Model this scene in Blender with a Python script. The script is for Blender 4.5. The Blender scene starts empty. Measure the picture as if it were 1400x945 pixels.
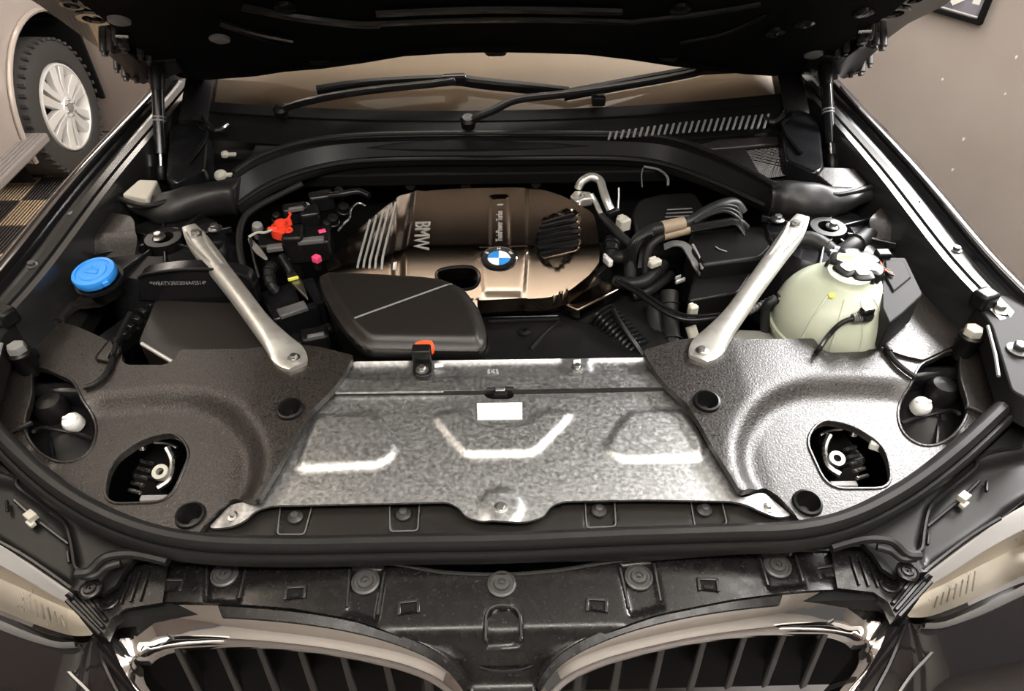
import bpy, math, random
import numpy as np
from mathutils import Vector, Matrix
from mathutils.geometry import delaunay_2d_cdt
random.seed(4)
SC = bpy.context.scene
COL = SC.collection
R = math.radians

# ------------------------------------------------------------------ camera
FPX = 990.0
CAM = np.array([0.0093, -0.44, 1.76])
PITCH, YAW, ROLL = R(42), 0.0144, -0.0083
_F = np.array([math.sin(YAW)*math.cos(PITCH), math.cos(YAW)*math.cos(PITCH), -math.sin(PITCH)])
_R = np.cross(_F, [0, 0, 1]); _R /= np.linalg.norm(_R)
_U = np.cross(_R, _F)
RV = _R*math.cos(ROLL)+_U*math.sin(ROLL)
UV = -_R*math.sin(ROLL)+_U*math.cos(ROLL)
cd = bpy.data.cameras.new('camera'); cam = bpy.data.objects.new('camera', cd); COL.objects.link(cam)
cd.sensor_width = 36; cd.lens = 36*FPX/1400; cd.clip_start = .02
cam.matrix_world = Matrix(((RV[0], UV[0], -_F[0], CAM[0]), (RV[1], UV[1], -_F[1], CAM[1]), (RV[2], UV[2], -_F[2], CAM[2]), (0, 0, 0, 1)))
SC.camera = cam
SC.view_settings.view_transform = 'Standard'; SC.view_settings.look = 'None'
SC.view_settings.gamma = 1; SC.view_settings.use_curve_mapping = False
SC.view_settings.exposure = -0.12

# ------------------------------------------------------------------ world and room lamps
wd = bpy.data.worlds.new('garage_air'); SC.world = wd; wd.use_nodes = True
wd.node_tree.nodes['Background'].inputs[0].default_value = (.9, .86, .82, 1)
wd.node_tree.nodes['Background'].inputs[1].default_value = .12
def area_lamp(name, loc, rot, sx, sy, power, col):
    l = bpy.data.lights.new(name, 'AREA'); l.shape = 'RECTANGLE'; l.size = sx; l.size_y = sy
    l.energy = power; l.color = col
    o = bpy.data.objects.new(name, l); o.location = loc; o.rotation_euler = rot; COL.objects.link(o)
    return o
LAMP_Z = 2.78
LAMPS = [  # (centre, length along x, length along y, watts down, added watts up, colour) of the hanging fixtures
    ((0.0, -.62, LAMP_Z), 2.2, .22, 44, 80, (1, .95, .89)),
    ((-1.75, .55, LAMP_Z), .22, 2.6, 18, 34, (1, .88, .76)),
    ((1.35, .0, LAMP_Z), .22, 2.0, 22, 45, (1, .96, .92)),
    ((0.0, 2.25, LAMP_Z), 1.8, .5, 45, 60, (1, .96, .86)),  # added panel, placed for highlights in the windscreen and on the wipers
]
for c, sx, sy, pd, pu, co in LAMPS:
    area_lamp('ceiling_lamp_light', (c[0], c[1], c[2]-.045), (0, 0, 0), sx-.02, sy-.02, pd, co)
    area_lamp('added_ceiling_uplight', (c[0], c[1], c[2]+.045), (math.pi, 0, 0), sx-.02, sy-.02, pu, co)  # upward light added to brighten the ceiling and its reflections

# ------------------------------------------------------------------ projection helpers
def ray(px, py):
    return _F + RV*(px-700)/FPX - UV*(py-472.5)/FPX
def W(px, py, z):
    """the point seen at a pixel of the photograph at height z (a number or a function of x, y)"""
    d = ray(px, py)
    if callable(z):
        zz = .95
        for _ in range(30):
            p = CAM+d*(zz-CAM[2])/d[2]; e = float(z(p[0], p[1]))-zz; zz += .5*e
            if abs(e) < 2e-5: break
    else: zz = z
    return Vector(CAM+d*(zz-CAM[2])/d[2])
def WY(px, py, y):
    d = ray(px, py); return Vector(CAM+d*(y-CAM[1])/d[1])
def WPl(px, py, p0, n):
    d = ray(px, py); n = np.array(n); t = np.dot(np.array(p0)-CAM, n)/np.dot(d, n)
    return Vector(CAM+d*t)
def WX(pts, z): return [W(p[0], p[1], z) for p in pts]
def xy(pts): return [(p[0], p[1]) for p in pts]
def cr(pts, n=6, closed=False):
    """Catmull-Rom through points of any dimension"""
    P = [np.array(p, float) for p in pts]; N = len(P); out = []
    for i in range(N if closed else N-1):
        if closed: a, b, c, d = P[i-1], P[i], P[(i+1) % N], P[(i+2) % N]
        else: a, b, c, d = P[max(i-1, 0)], P[i], P[i+1], P[min(i+2, N-1)]
        for k in range(n):
            t = k/n
            out.append(.5*((2*b)+(c-a)*t+(2*a-5*b+4*c-d)*t*t+(3*b-a-3*c+d)*t**3))
    if not closed: out.append(P[-1])
    return out
def rnd(pts, r, n=4):
    """polygon with rounded corners; r one radius or one per corner"""
    P = [np.array(p, float) for p in pts]; N = len(P); out = []
    for i in range(N):
        a, b, c = P[i-1], P[i], P[(i+1) % N]
        ri = r[i] if hasattr(r, '__len__') else r
        u, v = a-b, c-b; lu, lv = np.linalg.norm(u), np.linalg.norm(v)
        q = min(ri, lu*.48, lv*.48)
        if q < 1e-6: out.append(b); continue
        s, e = b+u/lu*q, b+v/lv*q
        for k in range(n+1):
            t = k/n; out.append((1-t)**2*s+2*t*(1-t)*b+t*t*e)
    return out
def mir(pts): return [Vector((-p[0],)+tuple(p[1:])) for p in pts][::-1]
def sdist(poly):
    """vectorised signed distance to a polygon, positive inside"""
    A = np.array([(p[0], p[1]) for p in poly]); B = np.roll(A, -1, 0)
    def f(x, y):
        x = np.asarray(x, float); y = np.asarray(y, float)
        best = np.full(x.shape, 1e9); ins = np.zeros(x.shape, bool)
        for (ax, ay), (bx, by) in zip(A, B):
            ex, ey = bx-ax, by-ay; L = ex*ex+ey*ey+1e-15
            t = np.clip(((x-ax)*ex+(y-ay)*ey)/L, 0, 1)
            best = np.minimum(best, (x-ax-t*ex)**2+(y-ay-t*ey)**2)
            if ay != by:
                ins ^= ((ay > y) != (by > y)) & (x < ex*(y-ay)/(by-ay)+ax)
        return np.sqrt(best)*np.where(ins, 1, -1)
    return f
def sstep(t): t = np.clip(t, 0, 1); return t*t*(3-2*t)
def emb(poly, h, w):
    s = sdist(poly); return lambda x, y: h*sstep(s(x, y)/w+.5)
def ldist(line):
    A = np.array([(p[0], p[1]) for p in line])
    def f(x, y):
        x = np.asarray(x, float); y = np.asarray(y, float); best = np.full(x.shape, 1e9)
        for (ax, ay), (bx, by) in zip(A[:-1], A[1:]):
            ex, ey = bx-ax, by-ay; t = np.clip(((x-ax)*ex+(y-ay)*ey)/(ex*ex+ey*ey+1e-15), 0, 1)
            best = np.minimum(best, (x-ax-t*ex)**2+(y-ay-t*ey)**2)
        return np.sqrt(best)
    return f

# ------------------------------------------------------------------ mesh building
class MB:
    def __init__(s): s.v = []; s.f = []
    def add(s, v, f):
        o = len(s.v); s.v += [tuple(map(float, p)) for p in v]; s.f += [tuple(i+o for i in q) for q in f]; return s
    def box(s, c, size, rot=None):
        hx, hy, hz = [k/2 for k in size]
        v = [Vector((x*hx, y*hy, z*hz)) for x in (-1, 1) for y in (-1, 1) for z in (-1, 1)]
        if rot is not None: v = [rot @ p for p in v]
        c = Vector(c)
        return s.add([p+c for p in v], [(0, 1, 3, 2), (4, 6, 7, 5), (0, 4, 5, 1), (2, 3, 7, 6), (0, 2, 6, 4), (1, 5, 7, 3)])
    def slab(s, poly, vec):
        """a 3-D polygon given thickness along vec"""
        n = len(poly); vec = Vector(vec); P = [Vector(p) for p in poly]
        nor = Vector((0, 0, 0))
        for i in range(n): nor += P[i].cross(P[(i+1) % n])
        if nor.dot(vec) > 0: P = P[::-1]
        return s.add(P+[p+vec for p in P], [tuple(range(n)), tuple(range(2*n-1, n-1, -1))]+[(i, i+n, (i+1) % n+n, (i+1) % n) for i in range(n)])
    def loft(s, rings, cap=True, closed=True):
        m = len(rings[0]); v = [p for r in rings for p in r]; f = []
        for i in range(len(rings)-1):
            for j in range(m if closed else m-1):
                a, b = i*m+j, i*m+(j+1) % m; f.append((a, b, b+m, a+m))
        if cap and closed: f += [tuple(range(m-1, -1, -1)), tuple(range((len(rings)-1)*m, len(rings)*m))]
        return s.add(v, f)
    def tube(s, pts, r, n=10, sm=5, flat=None):
        P = [Vector(p) for p in (cr(pts, sm) if sm and len(pts) > 2 else pts)]
        N = len(P)
        if hasattr(r, '__len__'):
            q = np.linspace(0, len(r)-1, N); rr = np.interp(q, range(len(r)), r)
        else: rr = [r]*N
        T = [(P[min(i+1, N-1)]-P[max(i-1, 0)]).normalized() for i in range(N)]
        a = Vector((0, 0, 1)) if abs(T[0].z) < .9 else Vector((1, 0, 0))
        u = T[0].cross(a).normalized(); rings = []
        for i in range(N):
            u = (u-T[i]*u.dot(T[i])).normalized(); w = T[i].cross(u)
            k = flat or 1
            rings.append([P[i]+(u*math.cos(2*math.pi*j/n)+w*math.sin(2*math.pi*j/n)*k)*rr[i] for j in range(n)])
        return s.loft(rings)
    def sweep(s, path, prof, closed_prof=True, up=(0, 0, 1), cap=True):
        """profile (u sideways to the right of travel, v up) carried along a path"""
        P = [Vector(p) for p in path]; N = len(P); up = Vector(up); rings = []
        for i in range(N):
            t = (P[min(i+1, N-1)]-P[max(i-1, 0)]).normalized()
            side = t.cross(up).normalized(); u2 = side.cross(t)
            rings.append([P[i]+side*a+u2*b for a, b in prof])
        return s.loft(rings, cap and closed_prof, closed_prof)
    def lathe(s, prof, c=(0, 0, 0), axis=(0, 0, 1), n=20):
        """profile of (radius, height) about an axis through c"""
        ax = Vector(axis).normalized(); q = Vector((0, 0, 1)).rotation_difference(ax); c = Vector(c)
        ring = prof[0][0] > 1e-6 and prof[-1][0] > 1e-6
        if ring and prof[0] != prof[-1]: prof = list(prof)+[prof[0]]
        rings = [[c+q @ Vector((r*math.cos(2*math.pi*j/n), r*math.sin(2*math.pi*j/n), h)) for j in range(n)] for r, h in prof]
        return s.loft(rings, not ring)
    def build(s, name, mat, parent=None, bevel=0, ang=38, seg=2, sub=0):
        m = bpy.data.meshes.new(name); m.from_pydata(s.v, [], s.f); m.validate(); m.update()
        return finish(name, m, mat, parent, bevel, ang, seg, sub)
def wpos(o):
    v = Vector((0, 0, 0))
    while o: v += o.location; o = o.parent
    return v
def finish(name, m, mat, parent=None, bevel=0, ang=38, seg=2, sub=0):
    m.shade_smooth(); m.set_sharp_from_angle(angle=R(ang))
    if mat: m.materials.append(M[mat] if isinstance(mat, str) else mat)
    o = bpy.data.objects.new(name, m); COL.objects.link(o)
    if parent: o.parent = parent; o.location = -wpos(parent)
    if bevel:
        b = o.modifiers.new('edge', 'BEVEL'); b.width = bevel; b.segments = seg; b.limit_method = 'ANGLE'; b.angle_limit = R(45); b.harden_normals = False
    if sub:
        d = o.modifiers.new('round', 'SUBSURF'); d.levels = sub; d.render_levels = sub
    return o
def tag(o, label, cat, group=None, kind=None):
    if label: o['label'] = label
    if cat: o['category'] = cat
    if group: o['group'] = group
    if kind: o['kind'] = kind
    return o
def struct(o, label=None):
    o['kind'] = 'structure'
    if label: o['label'] = label
    return o
def thing(name, loc, label, cat, group=None):
    o = bpy.data.objects.new(name, None); COL.objects.link(o); o.location = loc; o.empty_display_size = .05
    return tag(o, label, cat, group)
def put(name, proto, loc, parent=None, rot=None, scale=None, mesh=None):
    """another object that shares a mesh"""
    o = bpy.data.objects.new(name, mesh or proto.data); COL.objects.link(o)
    if parent: o.parent = parent; loc = Vector(loc)-wpos(parent)
    o.location = loc
    if rot: o.rotation_euler = rot
    if scale: o.scale = scale
    if proto is not None:
        for md in proto.modifiers:
            if md.type == 'BEVEL':
                b = o.modifiers.new('edge', 'BEVEL'); b.width = md.width; b.segments = md.segments; b.limit_method = 'ANGLE'; b.angle_limit = md.angle_limit
    return o
def resamp(poly, res):
    P = [np.array(p[:2], float) for p in poly]; out = []
    for a, b in zip(P, P[1:]+P[:1]):
        n = max(1, int(math.ceil(np.linalg.norm(b-a)/res)))
        for k in range(n): out.append(a+(b-a)*k/n)
    return out
def sheet(name, outer, mat, zf, holes=(), th=.004, res=.012, parent=None, bevel=.0012, ang=45, hole_th=None):
    """a moulded sheet: outline and holes in plan, height zf(x, y), thickness th"""
    loops = [resamp(outer, res)]+[resamp(h, res) for h in holes]
    so = sdist(outer); sh = [sdist(h) for h in holes]
    A = np.array(loops[0]); lo, hi = A.min(0), A.max(0)
    gx, gy = np.meshgrid(np.arange(lo[0], hi[0], res), np.arange(lo[1], hi[1], res*.87)); gx[1::2] += res*.5
    gx = gx.ravel(); gy = gy.ravel(); k = so(gx, gy) > res*.45
    for s_ in sh: k &= s_(gx, gy) < -res*.45
    pts, edges = [], []
    for L in loops:
        o = len(pts); n = len(L); pts += [Vector(p) for p in L]; edges += [(o+i, o+(i+1) % n) for i in range(n)]
    pts += [Vector((a, b)) for a, b in zip(gx[k], gy[k])]
    vs, es, fs, _, _, _ = delaunay_2d_cdt(pts, edges, [], 0, 1e-6)
    X = np.array([v[0] for v in vs]); Y = np.array([v[1] for v in vs])
    F = np.array(fs); cx = X[F].mean(1); cy = Y[F].mean(1); keep = so(cx, cy) > 0
    for s_ in sh: keep &= s_(cx, cy) < 0
    F = F[keep]
    ar = (X[F[:, 1]]-X[F[:, 0]])*(Y[F[:, 2]]-Y[F[:, 0]])-(X[F[:, 2]]-X[F[:, 0]])*(Y[F[:, 1]]-Y[F[:, 0]])
    F = F[np.abs(ar) > 1e-10]; ar = ar[np.abs(ar) > 1e-10]
    F[ar < 0] = F[ar < 0][:, ::-1]
    Z = zf(X, Y)*np.ones_like(X); n = len(X)
    from collections import Counter
    ed = Counter()
    for a, b, c in F: ed[(a, b)] += 1; ed[(b, c)] += 1; ed[(c, a)] += 1
    bd = [(a, b) for (a, b) in ed if (b, a) not in ed]
    v = list(zip(X, Y, Z))+list(zip(X, Y, Z-th))
    f = [tuple(t) for t in F.tolist()]+[tuple(i+n for i in t[::-1]) for t in F.tolist()]+[(b, a, a+n, b+n) for a, b in bd]
    used = sorted({i for q in f for i in q}); mp = {i: j for j, i in enumerate(used)}
    m = bpy.data.meshes.new(name); m.from_pydata([tuple(map(float, v[i])) for i in used], [], [tuple(mp[i] for i in q) for q in f]); m.update()
    return finish(name, m, mat, parent, bevel, ang)
def lettering(name, txt, size, mat, frame, parent=None, depth=.0008, sx=1.0):
    """raised letters; frame = matrix whose x runs along the line and z off the surface"""
    c = bpy.data.curves.new(name, 'FONT'); c.body = txt; c.size = size; c.extrude = depth; c.align_x = 'CENTER'; c.align_y = 'CENTER'
    o = bpy.data.objects.new(name, c); COL.objects.link(o)
    bpy.context.view_layer.update()
    m = bpy.data.meshes.new_from_object(o.evaluated_get(bpy.context.evaluated_depsgraph_get()))
    bpy.data.objects.remove(o); bpy.data.curves.remove(c)
    m.transform(frame @ Matrix.Diagonal((sx, 1, 1, 1))); m.materials.clear(); m.name = name
    m.materials.append(M[mat]); r = bpy.data.objects.new(name, m); COL.objects.link(r)
    if parent: r.parent = parent; r.location = -wpos(parent)
    return r
def frame3(o, x, up):
    x = Vector(x).normalized(); z = Vector(up); z = (z-x*z.dot(x)).normalized(); y = z.cross(x)
    return Matrix(((x.x, y.x, z.x, o[0]), (x.y, y.y, z.y, o[1]), (x.z, y.z, z.z, o[2]), (0, 0, 0, 1)))

# ------------------------------------------------------------------ materials
M = {}
def mat(name, base, rough=.5, metal=0, bump=None, vary=None, coat=0, spec=.5, trans=0, ior=1.45, emit=None, rvar=0, sss=0):
    m = bpy.data.materials.new(name); m.use_nodes = True; M[name] = m
    nt = m.node_tree; p = nt.nodes['Principled BSDF']; I = p.inputs
    I['Base Color'].default_value = (*base, 1); I['Roughness'].default_value = rough; I['Metallic'].default_value = metal
    I['Specular IOR Level'].default_value = spec; I['Coat Weight'].default_value = coat; I['Coat Roughness'].default_value = .04
    I['Transmission Weight'].default_value = trans; I['IOR'].default_value = ior
    if sss: I['Subsurface Weight'].default_value = sss; I['Subsurface Radius'].default_value = (.03, .03, .02); I['Subsurface Scale'].default_value = .3
    if emit: I['Emission Color'].default_value = (*emit[0], 1); I['Emission Strength'].default_value = emit[1]
    tc = nt.nodes.new('ShaderNodeTexCoord')
    def noise(scale, detail=3):
        t = nt.nodes.new('ShaderNodeTexNoise'); t.inputs['Scale'].default_value = scale; t.inputs['Detail'].default_value = detail
        nt.links.new(tc.outputs['Object'], t.inputs['Vector']); return t
    if bump:
        t = noise(bump[0], 2); b = nt.nodes.new('ShaderNodeBump'); b.inputs['Strength'].default_value = bump[1]; b.inputs['Distance'].default_value = bump[2] if len(bump) > 2 else .001
        nt.links.new(t.outputs['Fac'], b.inputs['Height']); nt.links.new(b.outputs['Normal'], I['Normal'])
    if vary:   # (scale, second colour, low, high)
        t = noise(vary[0], 4); r = nt.nodes.new('ShaderNodeMapRange'); r.inputs[1].default_value = vary[2]; r.inputs[2].default_value = vary[3]
        x = nt.nodes.new('ShaderNodeMix'); x.data_type = 'RGBA'; x.inputs[6].default_value = (*base, 1); x.inputs[7].default_value = (*vary[1], 1)
        nt.links.new(t.outputs['Fac'], r.inputs[0]); nt.links.new(r.outputs[0], x.inputs[0]); nt.links.new(x.outputs[2], I['Base Color'])
    if rvar:
        t = noise(rvar[0], 4); r = nt.nodes.new('ShaderNodeMapRange'); r.inputs[1].default_value = .3; r.inputs[2].default_value = .7
        r.inputs[3].default_value = rough-rvar[1]; r.inputs[4].default_value = rough+rvar[1]
        nt.links.new(t.outputs['Fac'], r.inputs[0]); nt.links.new(r.outputs[0], I['Roughness'])
    return m
mat('grain_plastic', (.010, .0085, .0075), .38, bump=(340, .6, .0009), vary=(360, (.036, .030, .026), .45, .70), rvar=(280, .12), spec=.65)
mat('satin_plastic', (.006, .006, .006), .36, bump=(1200, .15, .0004), spec=0.3)
mat('gloss_plastic', (.008, .008, .009), .20, rvar=(25, .06), spec=0.4)
mat('dusty_plastic', (.0065, .006, .006), .26, bump=(700, .10, .0003), vary=(210, (.035, .034, .033), .60, .80), rvar=(60, .08), spec=.4)
mat('rubber', (.011, .011, .011), .38, rvar=(30, .06), spec=0.3)
mat('hose_rubber', (.013, .013, .013), .45, bump=(300, .2, .0005), spec=0.3)
mat('lid_plastic', (.012, .0105, .009), .40, bump=(1500, .25, .0004), spec=.45)
mat('matt_plastic', (.010, .010, .010), .6, spec=.25)
mat('black_paint', (.006, .006, .007), .12, coat=1)
mat('rail_paint', (.018, .018, .018), .24, spec=.8)
mat('dark_paint', (.014, .012, .013), .16, coat=1)
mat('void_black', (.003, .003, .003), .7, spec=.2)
mat('pad_felt', (.003, .003, .003), .75, bump=(300, .4, .001), spec=.1)
mat('galvanised', (.37, .375, .375), .44, 1, bump=(220, .22, .0008), vary=(150, (.52, .53, .53), .42, .62), rvar=(180, .08))
mat('cast_aluminium', (.74, .73, .69), .40, .85, bump=(420, .14, .0005), vary=(55, (.58, .57, .53), .5, .75))
mat('steel', (.55, .55, .54), .3, 1, rvar=(120, .08))
mat('zinc_bolt', (.45, .45, .44), .35, 1)
mat('dark_bolt', (.09, .09, .09), .35, .6)
mat('chrome', (.92, .90, .89), .05, 1)
mat('bronze_cover', (.130, .104, .082), .21, 1, bump=(1600, .1, .0003))
mat('silver_print', (.62, .62, .60), .38, .6)
mat('white_print', (.72, .72, .70), .5)
mat('label_white', (.66, .66, .63), .55)
mat('blue_plastic', (.028, .26, .78), .38)
mat('red_plastic', (.80, .055, .025), .4)
mat('pink_plastic', (.85, .07, .20), .4)
mat('orange_plastic', (.78, .085, .02), .42)
mat('tank_plastic', (.40, .44, .34), .33, sss=.35, vary=(9, (.46, .49, .40), .4, .7))
mat('yellow_mark', (.70, .68, .10), .5)
mat('cream_plastic', (.42, .405, .35), .45)
mat('tape_tan', (.24, .185, .13), .5)
mat('white_plastic', (.82, .82, .80), .4)
mat('grey_plastic', (.20, .20, .20), .45)
mat('grey_stud', (.045, .044, .043), .35)
mat('tape_grey', (.10, .10, .10), .5)
mat('roundel_blue', (.02, .22, .62), .2, coat=1)
mat('roundel_white', (.85, .86, .88), .2, coat=1)
mat('lens_amber', (.70, .52, .26), .25)
mat('reflector', (.80, .74, .62), .34, .7, rvar=(40, .08))
# special materials
def glass_mat(name, tint, rough=.02, refl=1.5):
    m = bpy.data.materials.new(name); m.use_nodes = True; M[name] = m; nt = m.node_tree; nt.nodes.clear()
    o = nt.nodes.new('ShaderNodeOutputMaterial'); mx = nt.nodes.new('ShaderNodeMixShader'); fr = nt.nodes.new('ShaderNodeFresnel')
    t = nt.nodes.new('ShaderNodeBsdfTransparent'); g = nt.nodes.new('ShaderNodeBsdfGlossy')
    t.inputs[0].default_value = (*tint, 1); g.inputs['Roughness'].default_value = rough; fr.inputs[0].default_value = refl
    nt.links.new(fr.outputs[0], mx.inputs[0]); nt.links.new(t.outputs[0], mx.inputs[1]); nt.links.new(g.outputs[0], mx.inputs[2]); nt.links.new(mx.outputs[0], o.inputs[0])
glass_mat('windscreen_glass', (.72, .70, .66), .02, 1.5)
glass_mat('lamp_glass', (.93, .93, .95), .03, 1.5)
mat('wall_paint', (.30, .262, .242), .55, bump=(9, .25, .01), vary=(2.2, (.35, .315, .295), .35, .7), rvar=(3, .12))
mat('wall_brown', (.19, .150, .130), .55, bump=(9, .25, .01), vary=(2.2, (.22, .18, .16), .35, .7))
mat('ceiling_paint', (.74, .70, .64), .8)
mat('tile_dark', (.075, .066, .062), .4); mat('tile_tan', (.58, .43, .28), .45)
mat('concrete', (.16, .145, .135), .7, vary=(6, (.1, .09, .085), .4, .7))
mat('lamp_housing', (.6, .6, .58), .5)
mat('tyre', (.040, .036, .034), .7, bump=(200, .2, .001))
mat('alloy', (.78, .76, .73), .35, .35)
mat('truck_paint', (.40, .345, .31), .25, .2, coat=.6)
mat('truck_trim', (.22, .20, .19), .5)
mat('dash_tan', (.34, .27, .21), .6); mat('seat_tan', (.40, .34, .27), .7)

# ------------------------------------------------------------------ the garage
def tile_ribs(m):
    nt = m.node_tree; p = nt.nodes['Principled BSDF']; tc = nt.nodes.new('ShaderNodeTexCoord'); w = nt.nodes.new('ShaderNodeTexWave')
    w.inputs['Scale'].default_value = 20; w.bands_direction = 'X'; b = nt.nodes.new('ShaderNodeBump'); b.inputs['Strength'].default_value = .9; b.inputs['Distance'].default_value = .006
    nt.links.new(tc.outputs['Object'], w.inputs[0]); nt.links.new(w.outputs['Fac'], b.inputs['Height']); nt.links.new(b.outputs['Normal'], p.inputs['Normal'])
tile_ribs(M['tile_dark']); tile_ribs(M['tile_tan'])
fl = struct(MB().box((0, .5, -.03), (9, 9, .04)).build('floor', 'concrete'))
def tile_mesh(nm):
    o = MB().box((0, 0, 0), (.217, .217, .012)).build('tile', nm, None, .003); return o
tp = [tile_mesh('tile_dark'), tile_mesh('tile_tan')]
T0 = W(28, 274, 0)
n_t = 0
for i in range(-7, 5):
    for j in range(-7, 4):
        c = Vector((T0.x-.11+i*.22, T0.y-.11+j*.22, -.004))
        if c.x > -1.05 or c.x < -4.3 or c.y > 3.05: continue
        k = 1-(i+j+1) % 2
        put('tile', tp[k], c, fl)
for o in tp: bpy.data.objects.remove(o)
struct(MB().box((0, .5, 3.05), (9, 9, .1)).build('ceiling', 'ceiling_paint'))
WN = Vector((.84, .54, 0)).normalized(); WT = Vector((-.54, .84, 0)).normalized(); WP0 = Vector((2.2, 1.2, 0))
wr = MB(); a = WP0-WT*3.6; b = WP0+WT*2.52
wr.slab([a, b, b+Vector((0, 0, 3)), a+Vector((0, 0, 3))], WN*.1); struct(wr.build('wall_right', 'wall_paint'))
YB = b.y
struct(MB().box(((b.x-4.5)/2, YB+.05, 1.5), (b.x+4.5, .1, 3)).build('wall_back', 'wall_brown'))
struct(MB().box((-4.45, .1, 1.5), (.1, 7.5, 3)).build('wall_left', 'wall_brown'))
struct(MB().box((0, -3.9, 1.5), (9, .1, 3)).build('wall_front', 'ceiling_paint'))
# chips in the plaster of the right wall
for px, py, s in ((1289, 108, .007), (1375, 128, .006), (1390, 78, .007), (1303, 232, .008), (1318, 190, .009)):
    p = WPl(px, py, WP0, WN)-WN*.001
    fr_ = frame3(p, WT, -WN)
    pts = [fr_ @ Vector((math.cos(t)*s*random.uniform(.35, .7), math.sin(t)*s*random.uniform(.6, 1.1), 0)) for t in np.linspace(0, 5.6, 7)]
    o = MB().slab(pts, -WN*.0025).build('plaster_chip', 'white_print'); tag(o, None, None); o.parent = bpy.data.objects['wall_right']
# lamps of the room
lamp_lab = ['long ceiling lamp above the photographer', 'long ceiling lamp on the side of the parked truck', 'long ceiling lamp on the side of the framed picture', 'added wide ceiling panel giving highlights to the windscreen and wipers']
for (c, sx, sy, pd, pu, co), lb in zip(LAMPS, lamp_lab):
    t = thing('ceiling_lamp', c, lb, 'lamp', 'ceiling lamps')
    MB().box((c[0], c[1], c[2]+.005), (sx+.06, sy+.06, .05)).build('housing', 'lamp_housing', t, .006)
    MB().box((c[0], c[1], c[2]-.03), (sx, sy, .012)).build('diffuser', 'white_plastic', t, .003)
    for k in (-.4, .4): MB().tube([(c[0]+(k*sx if sx > sy else 0), c[1]+(k*sy if sy > sx else 0), c[2]+.03), (c[0]+(k*sx if sx > sy else 0), c[1]+(k*sy if sy > sx else 0), 3.0)], .004, 6, 0).build('hanger', 'steel', t)
# unseen strip lamp added on the right wall to brighten the grained cover
wl0 = WP0+WT*.6+Vector((0, 0, 2.12))
t = thing('added_wall_strip', wl0, 'added strip light on the wall above the framed picture, brightening the cover', 'lamp')
fm = frame3(wl0-WN*.04, WT, -WN)
MB().box((0, 0, 0), (1.7, .56, .06)).build('housing', 'lamp_housing', None, .006)
h = bpy.data.objects['housing'] if False else COL.objects[-1]
h.data.transform(fm); h.parent = t; h.location = -wpos(t)
nrm = -WN
ADDED_LAMP = area_lamp('added_wall_light', wl0-WN*.08, (-nrm).to_track_quat('Z', 'Y').to_euler(), .52, 1.6, 220, (1, .98, .97))
q = Matrix(((0, 0, 0), (0, 0, 0), (0, 0, 0)))
zax = WN; xax = Vector((0, 0, 1)); yax = zax.cross(xax)
ADDED_LAMP.rotation_euler = Matrix(((xax.x, yax.x, zax.x), (xax.y, yax.y, zax.y), (xax.z, yax.z, zax.z))).to_euler()

# unseen strip lamp added on the back wall for highlights on the left rails
t = thing('added_wall_strip', (-1.9, YB, 2.35), 'added short strip light high on the brown wall above the truck', 'lamp')
MB().box((-1.9, YB-.03, 2.35), (1.3, .06, .2)).build('housing', 'lamp_housing', t, .006)
area_lamp('added_wall_light', (-1.9, YB-.075, 2.35), (-math.pi/2, 0, 0), 1.25, .16, 22, (1, .90, .80))

# framed picture on the right wall
pf = [(1258, -70), (1262, 6), (1345, 31), (1372, -38)]
A = WPl(1344, 33, WP0, WN); up = Vector((0, 0, 1)); wd_, ht_ = .62, .45
t = thing('framed_picture', A-WN*.01, 'framed picture with grey and white print on the wall', 'picture')
def onw(u, v, d): return A+WT*u+up*v-WN*d
MB().slab([onw(0, 0, .002), onw(wd_, 0, .002), onw(wd_, ht_, .002), onw(0, ht_, .002)], -WN*.010).build('backing', 'void_black', t)
fm_ = MB(); e = .014
for u0, u1, v0, v1 in ((0, wd_, 0, e), (0, wd_, ht_-e, ht_), (0, e, e, ht_-e), (wd_-e, wd_, e, ht_-e)):
    fm_.slab([onw(u0, v0, .012), onw(u1, v0, .012), onw(u1, v1, .012), onw(u0, v1, .012)], -WN*.014)
fm_.build('frame', 'void_black', t)
mat('print_grey', (.20, .20, .24), .4, vary=(14, (.10, .10, .12), .4, .6)); mat('print_pale', (.72, .70, .68), .4)
MB().slab([onw(e, e, .0125), onw(wd_-e, e, .0125), onw(wd_-e, ht_-e, .0125), onw(e, ht_-e, .0125)], -WN*.001).build('print', 'print_grey', t)
for u0, u1, v0, v1 in ((.155, .16, .02, .12), (.02, .52, .018, .022), (.03, .055, .055, .075)):
    MB().slab([onw(u0, v0, .0137), onw(u1, v0, .0137), onw(u1, v1, .0137), onw(u0, v1, .0137)], -WN*.0006).build('print_patch', 'print_pale', t)
pp = [onw(.115+.03*math.cos(k)+.012*math.cos(3*k), .075+.045*math.sin(k), .0138) for k in np.linspace(0, 5.9, 16)]
MB().slab(pp, -WN*.0006).build('print_patch', 'print_pale', t)

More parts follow.
